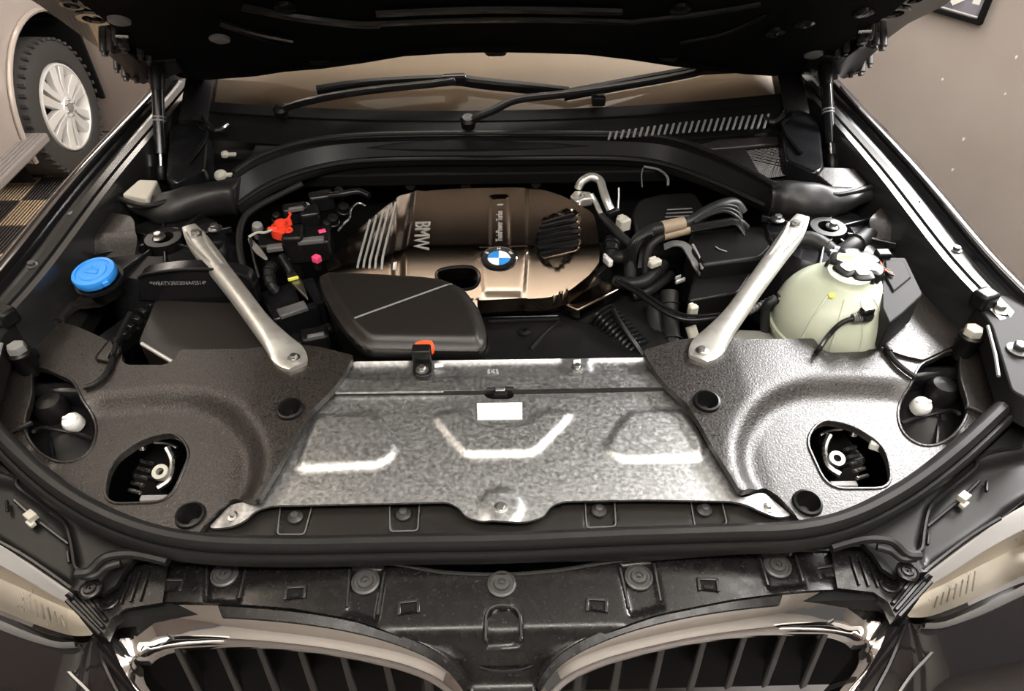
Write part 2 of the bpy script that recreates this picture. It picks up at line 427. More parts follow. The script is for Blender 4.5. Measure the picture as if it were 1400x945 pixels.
# ------------------------------------------------------------------ the truck parked behind
tw = W(92, 147, .375*.83); WX0, WY0, WR = tw.x+.02, tw.y, .375
t = thing('parked_truck', (WX0, WY0, 0), 'beige truck parked on the checkered floor by the wall', 'truck')
arch = [(WY0+.50*math.cos(k), .38+.50*math.sin(k)) for k in np.linspace(R(48), R(192), 22)]
prof = [(WY0-3.2, .42), (WY0-3.2, 1.15)]+[(WY0-1.0, 1.18), (WY0+.2, 1.12), (WY0+.34, 1.08), (WY0+.352, .95), (WY0+.355, .75)]+arch+[(WY0-.56, .42)]
MB().slab([(WX0-.02, y, z) for y, z in prof], (-.05, 0, 0)).build('body_side', 'truck_paint', t, .012)
lip = [(WX0-.005, WY0+.507*math.cos(k), .38+.507*math.sin(k)) for k in np.linspace(R(48), R(190), 26)]
MB().tube(lip, .014, 8, 0).build('arch_lip', 'truck_paint', t)
lin = [[(WX0-.07-.36*s, WY0+.52*math.cos(k), .38+.52*math.sin(k)) for k in np.linspace(R(46), R(205), 20)] for s in (0, 1)]
MB().loft(lin, False, False).build('arch_liner', 'void_black', t)
MB().box((WX0-.46, WY0-.17, .6), (.02, 1.0, 1.0)).build('inner_panel', 'void_black', t)
MB().box((WX0-.9, WY0-1.5, .8), (1.0, 3.6, .6)).build('body_core', 'void_black', t)
sb = MB(); sb.box((WX0+.0, WY0-1.295, .40), (.15, 1.75, .05)); sb.build('running_board', 'truck_trim', t, .012)
for k in range(6): MB().box((WX0-.06+.024*k, WY0-1.295, .428), (.012, 1.7, .006)).build('step_ridge', 'truck_trim', t, .002)
MB().box((WX0-.12, WY0-1.6, .36), (.1, 2.2, .1)).build('sill', 'truck_paint', t, .01)
MB().box((WX0-.24, WY0+.40, .66), (.46, .02, .80)).build('arch_end', 'void_black', t)
wh = thing('truck_wheel', (WX0, WY0, 0), 'all-terrain tyre on six-spoke silver wheel of the parked truck', 'wheel')
wc = Vector((WX0-.02, WY0, WR)); AX = (1, 0, 0)
MB().lathe([(.235, -.26), (.30, -.27), (.352, -.25), (.372, -.215), (.375, -.13), (.372, -.045), (.352, -.012), (.30, .004), (.255, -.002), (.238, -.02), (.235, -.26)], wc, AX, 56).build('tyre', 'tyre', wh)
tb = MB().box((0, 0, 0), (.085, .020, .016)).build('tread_block', 'tyre', None, .003)
for k in range(44):
    a_ = 2*math.pi*k/44
    for sx_, off in ((-.045, 0), (-.13, .5), (-.215, 0)):
        aa = a_+off*2*math.pi/44
        o = put('tread_block', tb, wc+Vector((sx_, .363*math.cos(aa), .363*math.sin(aa))), wh, (aa-math.pi/2, 0, 0))
bpy.data.objects.remove(tb)
rim = MB().lathe([(.232, -.24), (.240, -.015), (.236, .0), (.226, .002), (.218, -.012), (.205, -.10), (.20, -.24)], wc, AX, 48).build('rim', 'alloy', wh)
MB().lathe([(.0, -.14), (.205, -.14), (.205, -.13), (0, -.13)], wc, AX, 32).build('brake_disc', 'void_black', wh)
hub = MB().lathe([(0, -.03), (.062, -.03), (.062, .0), (.052, .012), (0, .014)], wc, AX, 28).build('hub', 'alloy', wh)
MB().lathe([(0, .012), (.028, .012), (.026, .019), (0, .021)], wc, AX, 20).build('hub_cap', 'truck_trim', hub)
for k in range(6):
    a_ = 2*math.pi*k/6+.25; rr = Vector((0, math.cos(a_), math.sin(a_))); tt = Vector((0, -math.sin(a_), math.cos(a_)))
    def sp(r, w, x): return wc+rr*r+tt*w+Vector((x, 0, 0))
    s_ = MB()
    for sgn in (-1, 1):
        s_.loft([[sp(.045, sgn*.004, .008), sp(.045, sgn*.036, .004), sp(.045, sgn*.036, -.045), sp(.045, sgn*.004, -.045)],
                 [sp(.13, sgn*.008, -.002), sp(.13, sgn*.052, -.010), sp(.13, sgn*.052, -.05), sp(.13, sgn*.012, -.05)],
                 [sp(.222, sgn*.014, .0), sp(.222, sgn*.072, -.004), sp(.222, sgn*.072, -.05), sp(.222, sgn*.02, -.05)]])
    s_.build('spoke', 'alloy', wh, .003)
    MB().lathe([(0, 0), (.009, 0), (.009, .014), (.006, .018), (0, .018)], wc+rr*.042+tt*.022*0+Vector((.004, 0, 0))+tt*.0, AX, 10).build('lug_nut', 'steel', wh)
t.scale = wh.scale = (.83, .83, .83)
# ------------------------------------------------------------------ the car: shell
def mirmb(mb):
    m = MB(); m.v = [(-x, y, z) for x, y, z in mb.v]; m.f = [q[::-1] for q in mb.f]; return m
def both(mb, side): return mb if side < 0 else mirmb(mb)
SIDE = {-1: 'blue cap', 1: 'coolant tank'}
# dark well of the engine bay
t = thing('engine_bay_tub', (0, .55, .5), 'dark sheet metal well below the engine parts', 'engine bay')
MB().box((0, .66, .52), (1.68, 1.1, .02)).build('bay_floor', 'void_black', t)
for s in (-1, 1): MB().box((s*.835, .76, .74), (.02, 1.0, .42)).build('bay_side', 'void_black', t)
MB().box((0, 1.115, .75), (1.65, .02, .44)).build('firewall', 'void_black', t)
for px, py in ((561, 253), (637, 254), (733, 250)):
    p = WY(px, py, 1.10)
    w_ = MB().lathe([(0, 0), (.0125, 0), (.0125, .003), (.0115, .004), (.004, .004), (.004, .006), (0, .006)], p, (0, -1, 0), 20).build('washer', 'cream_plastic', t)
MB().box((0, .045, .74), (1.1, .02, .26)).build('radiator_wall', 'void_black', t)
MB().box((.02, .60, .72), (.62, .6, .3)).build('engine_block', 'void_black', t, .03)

# front fenders with their gutters
fpath = [W(232, 98, 1.07), W(203, 131, 1.065), W(104, 239, 1.055), W(0, 367, 1.03), W(-95, 470, 1.0), W(-150, 560, .965), W(-170, 660, .91)]
fpath = [Vector(p) for p in cr(fpath, 5)]
P_skin = [(-.004, -.014), (-.003, -.002), (.004, .0), (.02, -.006), (.05, -.03), (.075, -.08), (.085, -.2), (.08, -.35), (.076, -.35), (.07, -.2), (.06, -.09), (.03, -.05), (.004, -.02)]
P_gut = [(-.006, -.012), (-.010, -.011), (-.015, -.022), (-.040, -.024), (-.040, -.030), (-.006, -.030)]
P_in = [(-.038, -.026), (-.040, -.010), (-.058, -.008), (-.060, -.016), (-.064, -.016), (-.066, -.008), (-.079, -.008), (-.083, -.030), (-.088, -.13), (-.084, -.13), (-.072, -.03)]
for s in (-1, 1):
    t = thing('front_fender', ((.83*s), .6, .7), 'glossy black front fender edge and gutter on the side of the '+SIDE[s], 'fender')
    for nm, pr, mt in (('outer_skin', P_skin, 'dark_paint'), ('gutter', P_gut, 'gloss_plastic'), ('inner_rail', P_in, 'rail_paint')):
        both(MB().sweep(fpath, pr), s).build(nm, mt, t)
    for px, py in ((188, 175), (141, 231), (95, 288), (40, 355)):
        p = W(px, py, 1.035); p = Vector((p.x*(-s) if s > 0 else p.x, p.y, p.z)); p.x = abs(p.x)*s
        k = MB().lathe([(0, 0), (.010, 0), (.010, .003), (.006, .004), (.006, .009), (0, .009)], p+Vector((0, 0, -.014)), (0, 0, 1), 12).build('gutter_bolt', 'dark_bolt', t)
# inner fender wall behind the struts
    wl = MB().loft([[p+Vector((.078, 0, -.03)), p+Vector((.086, 0, -.12)), p+Vector((.092, 0, -.15)), p+Vector((.092, 0, -.16)), p+Vector((.078, 0, -.16))] for p in fpath[1:-8]])
    both(wl, s).build('inner_wall', 'satin_plastic', t, .002)

# windscreen, cowl and dashboard
ws_z = lambda x, y: 1.055+.52*(y-(1.115+.16*np.asarray(x)**2))
def ws_row(d, xs): return [Vector((x, 1.115+.16*x*x+d, 1.055+.52*d)) for x in xs]
xs = np.linspace(-.68, .68, 24)
t = thing('windscreen', (0, 1.2, 1.05), 'sloping tan-tinted windscreen behind the wipers', 'windscreen')
g = MB(); g.loft([ws_row(d, xs) for d in np.linspace(0, .62, 8)], False, False); g.build('pane', 'windscreen_glass', t)
b_ = MB(); b_.loft([[Vector(p)+Vector((0, -.001, .0015)) for p in ws_row(d, xs)] for d in (-.012, .012)], False, False); b_.build('lower_border', 'void_black', t)
for s in (-1, 1):
    e_ = [Vector((s*.69, 1.115+.16*.476+d, 1.06+.52*d)) for d in np.linspace(-.05, .62, 8)]
    MB().sweep(e_, [(-.03, -.02), (-.03, .012), (.0, .018), (.03, .006), (.03, -.02)]).build('pillar_trim', 'dark_paint', t)
t = thing('dashboard', (0, 1.4, 1.0), 'tan dashboard seen through the windscreen', 'dashboard')
d_ = MB(); d_.loft([[Vector((x, 1.115+.16*x*x+d, 1.04+h_)) for x in xs] for d, h_ in ((.02, -.03), (.06, .0), (.2, .03), (.36, .05), (.42, .03), (.44, -.1))], False, False); d_.build('top_pad', 'dash_tan', t)
MB().box((0, 1.95, 1.1), (1.4, .15, .5)).build('rear_partition', 'seat_tan', t, .03)
MB().box((0, 1.72, .95), (1.4, .6, .04)).build('lower_pad', 'dash_tan', t, .01)

# cowl panel below the windscreen
def cowl_z(x, y): return 1.0+.0*x
t = thing('cowl_panel', (0, 1.08, 1.0), 'black plastic cowl panel with vent slats under the wipers', 'cowl')
rows = []
for d, z in ((-.075, 1.012), (-.045, 1.03), (-.012, 1.048), (.004, 1.056), (.0, 1.03)):
    rows.append([Vector((x, 1.115+.16*x*x+d, z)) for x in np.linspace(-.70, .70, 28)])
MB().loft(rows, False, False).build('cowl_skin', 'satin_plastic', t)
# vent slats on the right part of the cowl
sl_n = 26
for k in range(sl_n):
    u = k/(sl_n-1); px = 832+u*212; pt = 187-u*20-2*math.sin(u*3.1); dy = 10+u*9
    a_ = W(px, pt+dy*.5, 1.037); b2 = W(px+3+u*3.5, pt-dy*.5, 1.047)
    w_ = .0055
    MB().slab([a_+Vector((-w_/2, 0, 0)), a_+Vector((w_/2, 0, 0)), b2+Vector((w_/2, 0, 0)), b2+Vector((-w_/2, 0, 0))], (0, 0, .004)).build('slat', 'steel' if False else 'grey_plastic', t, .001)
# arched bulkhead cover
top = [(318, 240), (345, 222), (385, 206), (430, 195), (480, 189.5), (540, 187), (620, 186), (700, 186), (780, 186), (850, 187), (905, 191), (950, 203), (1000, 224), (1040, 246), (1060, 258)]
bot = [(330, 292), (362, 270), (400, 252), (445, 238), (490, 230), (545, 227), (620, 226), (700, 226), (780, 225), (845, 226), (890, 231), (930, 243), (980, 262), (1022, 280), (1052, 293)]
n_ = len(top); ring = [[] for _ in range(9)]
for (ax, ay), (bx, by) in zip(cr(top, 4), cr(bot, 4)):
    A_ = W(ax, ay, 1.030); A_.y = A_.y
    B_ = W(bx, by, .975)
    Cc = A_.lerp(B_, .72)
    up = Vector((0, 0, 1))
    nv = Vector((0, -.9, .43))
    pts = [A_+Vector((0, .07, -.02)), A_+Vector((0, .012, .002)), A_+nv*.004, A_.lerp(B_, .10)+nv*-.002, A_.lerp(B_, .16)+nv*.004, A_.lerp(B_, .66)+nv*.002, A_.lerp(B_, .74)+nv*.012, A_.lerp(B_, .86)+nv*.010, B_]
    for r_, p in zip(ring, pts): r_.append(p)
t = thing('bulkhead_cover', (0, 1.0, .95), 'arched black plastic bulkhead cover across the rear of the bay', 'cover')
MB().loft(ring, False, False).build('arch', 'satin_plastic', t)
MB().tube([p+Vector((0, -.003, .001)) for p in ring[1]][::2], .0055, 8, 3).build('upper_seal', 'rubber', t)
lw = [p+Vector((0, -.002, -.001)) for p in ring[6]][::3]
MB().tube(lw, .0045, 8, 3).build('lower_bead', 'rubber', t)
MB().box((0, 1.14, .955), (1.60, .26, .03)).build('scuttle_floor', 'void_black', t, .004)
# deck between the arch and the cowl
dk = MB(); dk.loft([ring[0], [Vector((p.x, 1.07+.16*p.x**2, 1.008)) for p in ring[0]]], False, False); dk.build('rear_deck', 'void_black', t)

# ------------------------------------------------------------------ hood
HA = R(38); HN = Vector((0, -math.sin(HA), -math.cos(HA))); H0 = Vector((0, 1.28, 1.09))
HS = Vector((0, -math.cos(HA), math.sin(HA)))
def Hd(px, py, off=0): return WPl(px, py, H0+HN*off, HN)
rear = [(160, 85), (190, 100), (232, 104), (280, 96), (350, 90), (420, 80), (500, 66), (590, 60), (678, 58), (770, 60), (850, 63), (930, 73), (1010, 86), (1080, 94), (1130, 100), (1165, 84), (1200, 62)]
rw = [Hd(*p) for p in rear]
L_ = [rw[0], Hd(100, 40), Hd(45, 0)]; Rr = [rw[-1], Hd(1250, 25), Hd(1300, 0)]
lf = L_[-1]+HS*.35; lf.x = -.80; lf2 = L_[-1]+HS*.62; lf2.x = -.62
rf = Rr[-1]+HS*.35; rf.x = .82; rf2 = Rr[-1]+HS*.62; rf2.x = .64
front = [lf, lf2, Vector((0, 0, 0)), rf2, rf]; front[2] = (lf2+rf2)/2+HS*.08
outl = rw+[Rr[1], Rr[2], rf, rf2, front[2], lf2, lf, L_[2], L_[1]]
t = thing('hood', (0, 1.28, 1.09), 'raised black hood seen from below with inner lining', 'hood')
ctr = sum(outl, Vector())/len(outl)
MB().slab([p-HN*.012 for p in outl], -HN*.03).build('outer_panel', 'black_paint', t, .006)
# painted inner frame along the sides
def scaled(pts, k, off): return [ctr+(p-ctr)*k+HN*off for p in pts]
rimf = MB()
for a_, b_ in zip(outl, outl[1:]+outl[:1]):
    pass
o1 = scaled(outl, 1.0, -.012); o2 = scaled(outl, .985, .010); o3 = scaled(outl, .90, .012); o4 = scaled(outl, .88, -.005)
MB().loft([o1, o2, o3, o4], False, True).build('inner_frame', 'black_paint', t, 0, 25)
pad = MB(); pad.loft([scaled(outl, .90, .004), scaled(outl, .87, .022), scaled(outl, .70, .030), scaled(outl, .62, .020)], False, True)
pad.slab(scaled(outl, .64, .020), -HN*.01); pad.build('lining', 'pad_felt', t, 0, 30)
# pressed beads and caps on the lining
for pl, r_ in (([(300, 30), (350, 45), (400, 55)], .006), ([(330, 8), (400, 22), (480, 32), (520, 33)], .008), ([(510, 32), (600, 28), (700, 26), (800, 27), (860, 30)], .007), ([(515, 18), (600, 14), (700, 12), (850, 15)], .008),
               ([(860, 30), (960, 18), (1040, 5)], .006), ([(930, 58), (990, 46), (1050, 20)], .004), ([(385, 62), (300, 34)], .003)):
    MB().tube([Hd(x, y, .030) for x, y in pl], r_, 8, 5).build('pressed_bead', 'gloss_plastic', t)
for px, py in ((163, 26), (300, 51), (1100, 30), (1112, 73), (1180, 15), (390, 8), (930, 10), (1060, 42)):
    p = Hd(px, py, .024)
    MB().lathe([(0, 0), (.020, 0), (.019, .006), (.012, .009), (0, .009)], p, HN, 18).build('lining_clip', 'grey_plastic' if px in (163, 300, 1112) else 'gloss_plastic', t)
# hanging seal along the rear edge and its three tabs
sp_ = [(330, 92), (365, 96), (410, 90), (437, 82), (480, 74), (520, 64), (570, 62), (620, 66), (678, 67), (740, 66), (790, 61), (850, 63), (880, 70), (913, 74), (960, 76), (1010, 82), (1050, 90)]
MB().tube([Hd(x, y, .008) for x, y in sp_], .0042, 8, 4).build('rear_seal', 'rubber', t)
for px, py in ((437, 77), (678, 65), (913, 73)):
    c = Hd(px, py, .008); s_ = MB()
    pr = rnd([(-.036, .010), (.036, .010), (.020, -.016), (-.020, -.016)], .008, 3)
    fr_ = frame3(c, (1, 0, 0), -Vector(_F))
    s_.slab([fr_ @ Vector((u, v, .008)) for u, v in pr], (fr_.to_3x3() @ Vector((0, 0, -.016)))); tb_ = s_.build('seal_tab', 'satin_plastic', t, .002)
    MB().box(fr_ @ Vector((0, -.004, .009)), (.005, .004, .011)).build('tab_slot', 'void_black', tb_)
# hinges with their bolts and brackets
for s in (-1, 1):
    X = (lambda x: x) if s < 0 else (lambda x: 1349-x)
    Y = (lambda y: y) if s < 0 else (lambda y: y-7)
    hg = MB()
    for pl in ([(148, 62), (165, 78), (172, 95), (196, 104), (214, 96), (190, 70), (170, 55)], [(190, 72), (240, 70), (250, 86), (215, 100)]):
        hg.slab([Hd(X(x), Y(y), .012) for x, y in pl], HN*.02)
    hb = hg.build('hinge_plate', 'satin_plastic', t, .003)
    for x, y, r_ in ((152, 66, .008), (143, 68, .010), (160, 92, .007), (172, 103, .010), (186, 106, .008), (168, 58, .010), (170, 64, .010), (192, 74, .007), (204, 82, .006), (158, 53, .006), (208, 108, .012)):
        p = Hd(X(x), Y(y), .03)
        MB().lathe([(0, -.02), (r_, -.02), (r_, .004), (r_*.6, .006), (r_*.6, .012), (0, .012)], p, HN, 12).build('hinge_bolt', 'dark_bolt', hb)
    br = [(x, y) for x, y in ((160, 50), (178, 48))]
    MB().tube([Hd(X(158), Y(49), .03), Hd(X(176), Y(50), .03)], .004, 8, 0).build('hinge_pin', 'steel', hb)
    # pressed openings in the painted frame
    for x, y, q in ((98, 5, .02), (128, 4, .026), (128, 24, .03)):
        p = Hd(X(x), Y(y), .013)
        MB().lathe([(q*.6, 0), (q, 0), (q*.95, .004), (q*.65, .004)], p, HN, 20).build('frame_bead', 'black_paint', t)
# gas struts
for s, pa, pb in ((-1, (214, 92), (221, 240)), (1, (1128, 88), (1137, 224))):
    A_ = Hd(*pa, .03); B_ = W(*pb, .985)
    t = thing('gas_strut', B_, 'black gas strut holding up the hood above the '+('blue cap' if s < 0 else 'coolant tank'), 'gas strut', 'hood gas struts')
    D = B_-A_; a_ = lambda k: A_+D*k
    MB().tube([a_(.12), a_(.80)], .0125, 14, 0).build('cylinder', 'gloss_plastic', t)
    MB().tube([a_(.79), a_(.97)], .005, 10, 0).build('rod', 'steel', t)
    for k in (.45, .48): MB().lathe([(.0115, 0), (.0132, .001), (.0132, .004), (.0115, .005)], a_(k), D, 14).build('ring', 'grey_plastic', t)
    MB().lathe([(0, -.02), (.015, -.02), (.017, 0), (.014, .035), (0, .035)], a_(.06), D, 12).build('upper_socket', 'satin_plastic', t)
    MB().lathe([(0, -.015), (.011, -.015), (.013, 0), (.009, .015), (0, .015)], a_(.98), D, 12).build('lower_socket', 'satin_plastic', t)
# ------------------------------------------------------------------ bolts shared by many parts
def bolt(name, p, r, parent, mt='zinc_bolt', axis=(0, 0, 1), hexa=True, flange=1.7):
    m = MB(); m.lathe([(0, 0), (r*flange, 0), (r*flange, r*.25), (r*1.05, r*.45), (0, r*.45)], p, axis, 18)
    m.lathe([(0, r*.4), (r, r*.4), (r, r*1.15), (r*.85, r*1.35), (0, r*1.35)], p, axis, 6 if hexa else 16)
    return m.build(name, mt, parent, 0, 30)
def dome(name, p, r, parent, mt, axis=(0, 0, 1)):
    """ringed press stud"""
    m = MB().lathe([(0, 0), (r, 0), (r, r*.18), (r*.86, r*.26), (r*.80, r*.16), (r*.60, r*.16), (r*.52, r*.34), (r*.30, r*.36), (r*.26, r*.24), (r*.12, r*.24), (r*.10, r*.42), (0, r*.44)], p, axis, 24)
    return m.build(name, mt, parent, 0, 40)
# ------------------------------------------------------------------ moulded covers on both sides of the radiator panel
def zc0(x, y): return .957+.05*(np.asarray(y)-.13)-.10*np.maximum(np.abs(x)-.38, 0)
dish_px = [(118, 548), (190, 541), (262, 540), (305, 553), (338, 582), (352, 622), (345, 662), (322, 690), (290, 720), (225, 790), (120, 720), (40, 650), (60, 600)]
dishL = xy(WX(rnd(dish_px, 20, 4), zc0)); sdd = sdist(dishL)
def zc(x, y):
    x = np.asarray(x, float); return zc0(x, y)-.020*sstep(sdd(-np.abs(x), np.asarray(y, float))/.034+.5)
cov_px = [(-60, 500), (-45, 452), (-10, 434), (25, 430), (60, 434), (105, 446), (140, 462), (160, 474), (168, 484), (166, 494), (174, 499), (224, 499), (238, 493), (246, 478), (335, 477), (362, 474), (400, 470), (436, 474), (484, 486), (470, 512), (455, 532), (440, 547), (424, 562), (408, 588), (392, 618), (372, 652), (353, 684), (318, 682), (300, 694), (281, 715), (262, 744), (232, 737), (170, 712), (115, 680), (60, 638), (0, 580), (-40, 545)]
cov_px = rnd(cov_px, 5, 2)
hole1 = cr([(44, 506), (60, 503), (78, 511), (100, 522), (113, 547), (128, 570), (132, 592), (124, 615), (104, 630), (80, 632), (55, 620), (38, 598), (34, 575), (43, 540)], 3, True)
hole2 = rnd([(140, 690), (150, 632), (195, 600), (240, 590), (262, 618), (232, 687)], [26, 22, 20, 22, 20, 26], 5)
hole3 = rnd([(-14, 474), (44, 472), (58, 487), (44, 499), (-14, 499)], 10, 4)
C_out = xy(WX(cov_px, zc)); C_h = [xy(WX(h, zc)) for h in (hole1, hole2, hole3)]
for bx_, by_ in ((397, 561), (261, 706)):
    p = W(bx_, by_, zc); C_h.append([(p.x+.0145*math.cos(k), p.y+.0145*math.sin(k)) for k in np.linspace(0, 2*math.pi, 20, endpoint=False)])
cov_lab = {-1: 'brown-black grained plastic cover left of the galvanised panel, below the blue cap', 1: 'grained plastic cover right of the galvanised panel, shining silver under the tank'}
bush = [(0, -.022), (.008, -.022), (.010, -.020), (.0135, -.002), (.0165, .005), (.0195, .004), (.0215, -.004), (.0215, -.02), (.012, -.026), (0, -.026)]
for s in (-1, 1):
    mm = (lambda L: L) if s < 0 else (lambda L: [(-x, y) for x, y in L][::-1])
    t = thing('bay_cover', (s*.5, .3, .93), cov_lab[s], 'cover')
    sheet('cover_shell', mm(C_out), 'grain_plastic', zc, [mm(h) for h in C_h], .012, .011, t, .0025)
    for (px, py) in ((397, 561), (261, 706)):
        p = W(px, py, zc); p.x *= -s if p.x < 0 else s; p.x = abs(p.x)*s
        b_ = MB().lathe(bush, p+Vector((0, 0, .002)), (0, -.1, 1), 26).build('bushing', 'satin_plastic', t)
        MB().lathe([(0, 0), (.0075, 0), (.0075, .004), (.004, .006), (0, .006)], p+Vector((0, 0, -.02)), (0, 0, 1), 12).build('screw', 'dark_bolt', b_)
    # raised lips round the two access holes
    for h in C_h[:2]:
        L = mm(h); L = [Vector((x, y, float(zc(x, y))+.0005)) for x, y in L]
        MB().tube(L+L[:1], .0022, 6, 0).build('hole_lip', 'grain_plastic', t)
    # what shows inside the upper hole: sealed lamp bowl with its cap
    def mp(px, py, z):
        p = W(px, py, z); p.x = abs(p.x)*s; return p
    c = mp(80, 590, .865)
    t2 = thing('headlamp_housing', c-Vector((0, 0, .1)), 'black lamp housing with white cap in the '+('hole below the blue cap' if s < 0 else 'hole of the silver-shining cover'), 'lamp housing')
    bw = MB(); bw.lathe([(0, -.03), (.085, -.03), (.088, .0), (.07, .012), (.02, .02), (0, .02)], c+Vector((s*.005, -.03, -.005)), (0, -.2, 1), 28); bw.build('bowl', 'satin_plastic', t2)
    for k in (-.02, .012): MB().box(c+Vector((k, -.04, .014)), (.005, .08, .008), Matrix.Rotation(-.5*s, 3, 'Z')).build('bowl_rib', 'gloss_plastic', t2, .001)
    MB().box(c+Vector((s*.0, .055, -.0)), (.12, .03, .10)).build('back_wall', 'gloss_plastic', t2, .01)
    MB().lathe([(0, -.02), (.022, -.02), (.026, .05), (.018, .062), (0, .065)], c+Vector((s*.005, .02, -.01)), (0, 0, 1), 18).build('socket', 'grey_plastic' if False else 'satin_plastic', t2)
    pc = mp(99, 577, .895)
    kn = MB().lathe([(0, -.012), (.014, -.012), (.0155, -.004), (.0155, .004), (.012, .009), (0, .011)], pc, (s*.2, -.3, 1), 14).build('cap', 'white_plastic', t2)
    MB().box(pc+Vector((0, 0, .009)), (.024, .006, .007)).build('cap_grip', 'white_plastic', kn, .002)
    MB().tube([mp(46, 590, .925), mp(60, 585, .90), mp(100, 592, .88), mp(128, 600, .90)], .003, 6, 4).build('wire', 'rubber', t2)
    # what shows inside the lower hole: adjuster mechanism
    c = mp(205, 650, .86)
    t3 = thing('latch_mechanism', c-Vector((0, 0, .08)), 'dark metal hood latch inside the lower hole of the '+('cover below the blue cap' if s < 0 else 'silver-shining cover'), 'latch')
    MB().box(c+Vector((-s*.0, .03, -.03)), (.05, .07, .06), Matrix.Rotation(.3*s, 3, 'Z')).build('housing', 'satin_plastic', t3, .006)
    MB().tube([mp(228, 612, .90), mp(236, 630, .89), mp(232, 655, .885), mp(215, 668, .885)], .005, 8, 4).build('hook', 'steel', t3)
    MB().lathe([(.006, 0), (.012, 0), (.012, .010), (.006, .010)], mp(222, 648, .885), (0, -.3, 1), 16).build('spring_eye', 'cream_plastic' if s < 0 else 'zinc_bolt', t3)
    for k in range(5):
        MB().tube([mp(177+k*4, 670-k*10, .885), mp(192+k*4, 674-k*10, .89)], .0032, 6, 0).build('coil', 'steel', t3)
    MB().box(mp(212, 684, .88), (.04, .01, .015)).build('lower_tab', 'grey_plastic', t3, .002)
    MB().lathe([(0, 0), (.007, 0), (.007, .008), (0, .01)], mp(196, 612, .90), (0, 0, 1), 10).build('rivet', 'steel', t3)
    MB().tube([mp(210, 605, .905), mp(228, 606, .90), mp(242, 612, .90)], .0025, 6, 3).build('link_wire', 'zinc_bolt', t3)
    if s > 0: MB().box(mp(160, 628, .915), (.024, .02, .014), Matrix.Rotation(-.5, 3, 'Z')).build('white_tag', 'white_plastic', t3, .002)
    # rubber hood buffer in the small oval hole
    pb = mp(29, 486, .965)
    t4 = thing('hood_buffer', pb-Vector((0, 0, .03)), 'screw-in rubber hood buffer in the oval hole of the '+('cover below the blue cap' if s < 0 else 'silver-shining cover'), 'buffer', 'hood buffers')
    MB().lathe([(0, -.04), (.014, -.04), (.017, -.02), (.017, .0), (.0185, .002), (.0185, .007), (.015, .010), (0, .010)], pb, (0, 0, 1), 20).build('body', 'satin_plastic', t4)
    MB().lathe([(0, .0), (.0145, .0), (.0145, .012), (.013, .0145), (0, .0145)], pb+Vector((0, 0, .008)), (0, 0, 1), 6).build('hex_top', 'grey_plastic' if s < 0 else 'cream_plastic', t4)

# ------------------------------------------------------------------ side panel with the blue cap (photo left)
def zp(x, y): return zc0(x, y)+.010+.045*sstep((np.asarray(y)-.685)/.05)+.0*np.asarray(x)
pl_px = [(120, 296), (150, 290), (182, 296), (188, 330), (182, 356), (160, 388), (138, 411), (118, 410), (98, 420), (84, 437), (48, 430), (70, 398), (92, 364), (110, 345)]
PL = xy(WX(rnd(pl_px, [6, 4, 8, 6, 8, 6, 5, 10, 10, 4, 6, 6, 8, 6], 3), zp))
t = thing('filler_panel', W(120, 380, .95), 'brown-black filler panel around the blue cap', 'panel')
ring_c = W(128, 380, .975)
cir = [(ring_c.x+.047*math.cos(k), ring_c.y+.040*math.sin(k)) for k in np.linspace(0, 2*math.pi, 24, endpoint=False)]
sdc = sdist([(ring_c.x+.050*math.cos(k), ring_c.y+.048*math.sin(k)) for k in np.linspace(0, 2*math.pi, 24, endpoint=False)])
def zp2(x, y): return zp(x, y)-.007*sstep(sdc(x, y)/.008+.5)
sheet('panel_shell', PL, 'grain_plastic', zp2, [], .01, .009, t, .002)
bt = thing('washer_bottle_cap', ring_c, 'blue screw cap of the washer fluid bottle', 'cap')
cc = W(131, 377, 1.0)
MB().lathe([(0, -.045), (.026, -.045), (.026, -.004), (0, -.004)], cc, (-.05, -.12, 1), 26).build('neck', 'satin_plastic', bt)
MB().lathe([(0, -.004), (.036, -.004), (.0375, .002), (.0375, .008), (.036, .0115), (.030, .0125), (.029, .0105), (.024, .0105), (.023, .012), (0, .013)], cc, (-.05, -.12, 1), 30).build('cap', 'blue_plastic', bt)
cp = bpy.data.objects['cap'] if False else COL.objects[-1]
fx = frame3(cc+Vector((0, -.002, .0125)), (1, -.25, .03), (-.05, -.12, 1))
ic = MB()
for a_, b_ in (((-.012, -.006), (.012, -.006)), ((-.012, -.006), (-.009, .004)), ((.012, -.006), (.009, .004)), ((-.009, .004), (.009, .004)), ((-.004, .005), (-.008, .011)), ((0, .005), (0, .012)), ((.004, .005), (.008, .011))):
    ic.tube([fx @ Vector((*a_, .0)), fx @ Vector((*b_, .0))], .0009, 5, 0)
ic.build('embossed_symbol', 'blue_plastic', cp)
MB().box(cc+Vector((.027, -.024, .002)), (.012, .012, .009), Matrix.Rotation(-.8, 3, 'Z')).build('thumb_tab', 'blue_plastic', bt, .002)
MB().lathe([(.036, 0), (.042, 0), (.042, .006), (.036, .006)], cc+Vector((.002, .002, -.014)), (-.05, -.12, 1), 26).build('collar', 'gloss_plastic', bt)

# side panel behind the coolant tank (photo right)
def zq(x, y): return zc0(x, y)+.006+.045*sstep((np.asarray(y)-.70)/.05)
pr_px = [(1188, 300), (1205, 283), (1226, 284), (1233, 345), (1250, 362), (1300, 400), (1352, 440), (1352, 462), (1322, 462), (1300, 474), (1262, 492), (1236, 486), (1196, 472), (1188, 460), (1225, 440), (1225, 390), (1196, 345)]
PR = xy(WX(rnd(pr_px, 5, 3), zq))
t = thing('wheelhouse_liner', W(1280, 420, .97), 'grained side panel shining silver between coolant tank and fender', 'panel')
sheet('panel_shell', PR, 'grain_plastic', zq, [], .01, .010, t, .002)

